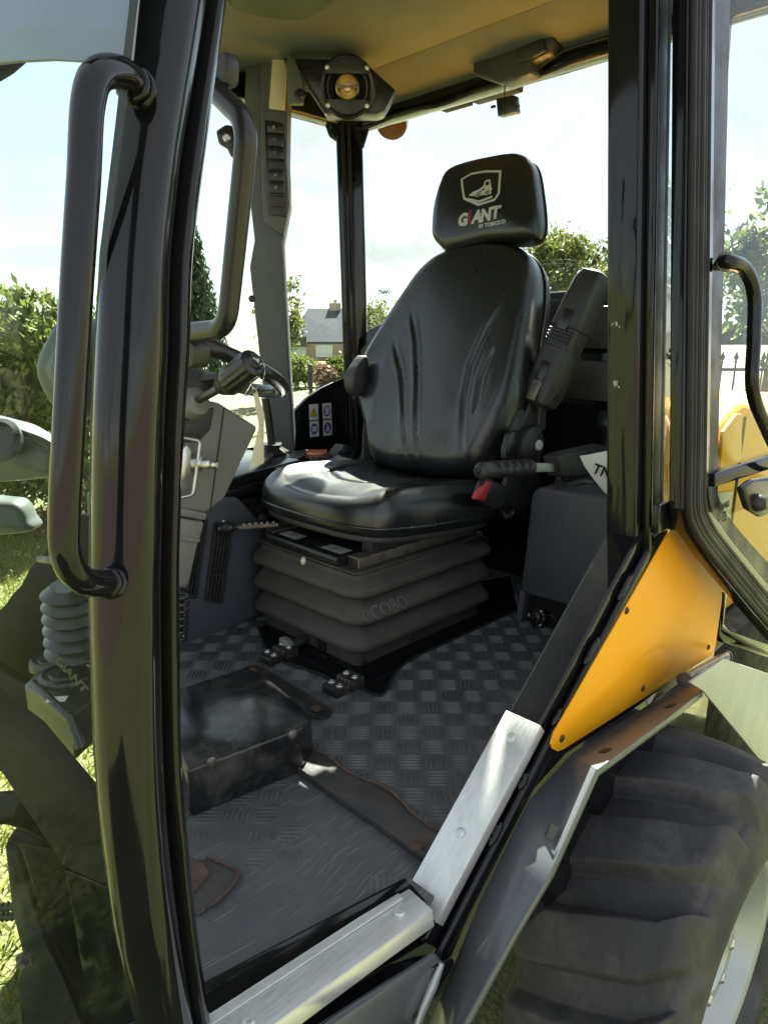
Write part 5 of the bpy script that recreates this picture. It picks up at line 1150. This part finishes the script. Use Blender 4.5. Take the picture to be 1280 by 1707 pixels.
# stalk with fluted grip and horn button
s0, s1, s2, s3 = PY(322, 672, 1.325), PY(352, 660, 1.26), PY(366, 648, 1.22), PY(425, 603, 1.12)
stl = lathe('control_stalk', [(0, .02), (.016, .02), (.018, .016), (.022, .014), (.030, .010), (.032, .0), (.032, -.02), (0, -.02)], s0+(s1-s0)*.1, s3-s0, PLG, LD, 30)
tube('stalk_rod', [s0, s2], .0085, PLBG, stl, 14)
d = (s3-s2).normalized(); x, y, z = frame(d); L_ = (s3-s2).length
bm = bmesh.new(); rg = []
for h, r, fl_ in ((0, .012, 0), (.004, .016, 0), (.026, .027, 0), (.030, .0285, 0), (.033, .0265, 0), (.036, .0285, .6), (.05, .029, 1), (L_*.8, .029, 1), (L_*.92, .0285, .8), (L_*.96, .027, 0), (L_*.98, .024, 0), (L_, .021, 0)):
    rg.append([bm.verts.new(s2+d*h+(x*math.cos(a)+y*math.sin(a))*(r-.0022*fl_*(.5+.5*math.cos(a*14)))) for a in np.linspace(0, 6.2832, 112, endpoint=False)])
for a, b in zip(rg, rg[1:]):
    for k in range(112): bm.faces.new((a[k], a[(k+1) % 112], b[(k+1) % 112], b[k]))
bm.faces.new(rg[0][::-1]); bm.faces.new(rg[-1]); frombm('stalk_grip', bm, PLBG, stl, 0, angle=45)
lathe('horn_button', [(0, .006), (.014, .006), (.0165, .003), (.0175, -.002)], s3, d, PLBG, stl, 28)
xx = (RT-d*RT.dot(d)).normalized(); yy = d.cross(xx)
decal('horn_symbol', [[(-.009, -.003), (-.004, -.0015), (.005, -.006), (.005, .006), (-.004, .0015), (-.009, .003)]], s3+d*.0062, xx, yy, GRT, stl)
# ignition lock, key ring, clip
ig = PY(330, 772, YK-.01)
igl = lathe('ignition_lock', [(0, .045), (.006, .045), (.010, .038), (.008, .030), (.012, .026), (.012, .012), (.017, .008), (.017, -.01)], ig, V((.5, -.8, -.05)), STL, LD, 24)
tube('wire_clip', fillet([PY(296, 728, YK-.02), PY(334, 735, YK-.02), PY(322, 825, YK-.02), PY(298, 830, YK-.02)], .012), .0042, STL, igl, 10)
prism('key', [PY(x, y, YK-.03) for x, y in ((300, 752), (312, 742), (320, 752), (318, 790), (304, 802), (298, 790))], (0, .006, 0), STL, igl, .002)
# inside grab handle on the front pillar
gx = .52
ih = tube('inside_handle', fillet([PX(345, 138, gx), PX(414, 205, gx), PX(398, 360, gx), PX(378, 548, gx), PX(300, 556, gx)], .03, 10), .0135, PLBG, LD, 20)
prism('handle_foot', [PX(x, y, gx) for x, y in ((352, 100), (372, 82), (380, 100), (376, 140), (350, 150))], (.02, 0, 0), PLB, ih, .006)
prism('handle_foot', [PX(x, y, gx) for x, y in ((296, 565), (318, 568), (324, 580), (320, 612), (296, 616))], (.03, 0, 0), PLB, ih, .006)
# paper tag hanging from the stalk by a wire
tg = root('paper_tag', 'cream paper tag on a thin wire hanging from the horn stalk', 'tag', PY(420, 780, 1.24))
DTG = 1.24
prism('card', [PY(x, y, DTG) for x, y in ((420, 642), (428, 650), (441, 690), (440, 772), (416, 783), (432, 710))], (0, .0012, 0), TAGM, tg, .0003)
decal('hole', [disc(.004, 0, 0, 12)], PY(424, 652, DTG-.0006), (1, 0, 0), (0, 0, 1), INK, tg)
for k in range(4): decal('pen_line', [[(-.003, -.0006), (.004, -.0002), (.004, .0006), (-.003, .0002)]], PY(436, 700+k*9, DTG-.0007), (1, 0, 0), (0, 0, 1), INK, tg)
tube('wire', catmull([PY(424, 652, DTG), PY(437, 637, 1.20), PY(441, 618, 1.14), PY(436, 606, 1.11), PY(418, 640, 1.14), PY(408, 660, 1.18), PY(424, 652, DTG)], 8), .0011, STL, tg, 6)
# white brochure lying against the brake housing on the near console
bo_ = root('brochure', 'white printed brochure lying on the console beside the hand brake', 'brochure', PD(990, 800, 1.84))
for k in range(4):
    prism('page', [PD(x+k*2, y+k*1.5, 1.84+k*.006) for x, y in ((966, 760), (980, 758), (1010, 752), (1040, 752), (1040, 832), (1008, 822), (990, 800), (974, 778))], HV*.002, PAP, bo_, .0004)
text('page_print', 'TN', .038, PD(1003, 786, 1.838), RT+V((0, 0, -.35)), V((0, 0, 1))+RT*.35, INK, bo_, 0, .0008)

# ================================================================== near quarter glass
qw = prism('quarter_window', [V((1.43, .600, .50)), V((2.03, .765, .42)), V((2.03, .84, 1.73)), V((1.43, .705, 1.73))], (0, .005, 0), GLS, LD, 0)
prism('glass_border', [V((1.428, .5985, .50)), V((1.452, .5985, .50)), V((1.452, .7035, 1.73)), V((1.428, .7035, 1.73))], (0, -.0005, 0), FRIT, qw, 0)
# ================================================================== door swung fully back
DN = V((0, 1, -.116)).normalized(); DP = V((1.4, .50, .60))
def DR(x, y, off=0.0): return PP(x, y, DP-DN*off, DN)
dout = [(1150, -60), (1148, 0), (1144, 400), (1141, 760), (1140, 850), (1150, 885), (1180, 930), (1280, 1052), (1400, 1190)]
din = [(1196, -60), (1193, 0), (1189, 400), (1183, 760), (1183, 830), (1192, 862), (1222, 905), (1310, 1010), (1440, 1160)]
dr = skinned('cab_door', [DR(x, y) for x, y in dout], [DR(x, y) for x, y in din], BLK, LD, DN*.030, .004)
# ribbed rubber seal along the frame
for k in range(5):
    t = .16+.14*k; pts = [DR(a[0]+(b[0]-a[0])*t, a[1]+(b[1]-a[1])*t, .004) for a, b in zip(dout, din)]
    tube('door_seal', catmull(pts, 4), .0068 if k != 2 else .0095, SEAL, dr, 10)
gt = [(1190, -60), (1188, 0), (1183, 400), (1178, 760), (1178, 830), (1188, 862), (1218, 905), (1310, 1015), (1440, 1165), (1700, 1400), (1700, -60)]
dg_ = prism('door_glass', [DR(x, y, -.012) for x, y in gt], DN*.005, DGL, dr, 0)
ib = [(1193, -60), (1190, 0), (1186, 400), (1180, 760), (1180, 830), (1190, 862), (1220, 905), (1310, 1010), (1440, 1160)]
ib2 = [(1219, -60), (1216, 0), (1207, 400), (1196, 760), (1196, 826), (1206, 852), (1236, 890), (1326, 990), (1456, 1140)]
skinned('glass_border', [DR(x, y, -.011) for x, y in ib], [DR(x, y, -.011) for x, y in ib2], BLKW, dr, DN*.0008, .0)
skinned('door_bar', [DR(1192, 790, .004), DR(1420, 714, .004)], [DR(1192, 812, .004), DR(1420, 738, .004)], BLK, dr, DN*.016, .003)
text('glass_print', 'TNAiG', .020, DR(1206, 843, -.006), (1, 0, 0), (0, 0, 1), INK, dr, -.1, .0006)
for k in range(3): text('glass_print', 'E1 43R', .008, DR(1206, 855+6*k, -.006), (1, 0, 0), (0, 0, 1), INK, dr)
dh = [DR(1196, 440, .0), DR(1212, 436, .03), DR(1240, 448, .04), DR(1256, 490, .045), DR(1256, 560, .045), DR(1254, 650, .045), DR(1276, 712, .045), DR(1310, 780, .045), DR(1330, 800, .03)]
tube('door_handle', catmull(dh, 8), .0135, BLK, dr, 20)
p, q = dh[1], dh[2]
x, y, z = frame(dh[1]-dh[0]); tube('weld_bead', [dh[0]+(dh[1]-dh[0])*.8+(x*math.cos(a)+y*math.sin(a))*.0145 for a in np.linspace(0, 6.28, 20)], .0038, STLD, dr, 8, [.7+.7*random.random() for _ in range(20)])
O_ = DR(1268, 832, .02)
prism('strut_mount', [DR(x, y, .03) for x, y in ((1240, 812), (1256, 800), (1300, 792), (1300, 850), (1272, 862), (1252, 850))], DN*.02, PLBG, dr, .008, 3)
lathe('strut_ball', [(0, .02), (.012, .02), (.018, .01), (.02, 0), (.016, -.015)], DR(1262, 838, .035), -DN, BLKW, dr, 24)
# small lower window frame between panel and door
lw_ = prism('lower_frame', [PY(x, y, .556) for x, y in ((1204, 985), (1212, 990), (1206, 1040), (1216, 1052), (1330, 1092), (1330, 1112), (1206, 1072), (1198, 1060))], (0, .02, 0), BLK, LD, .004)
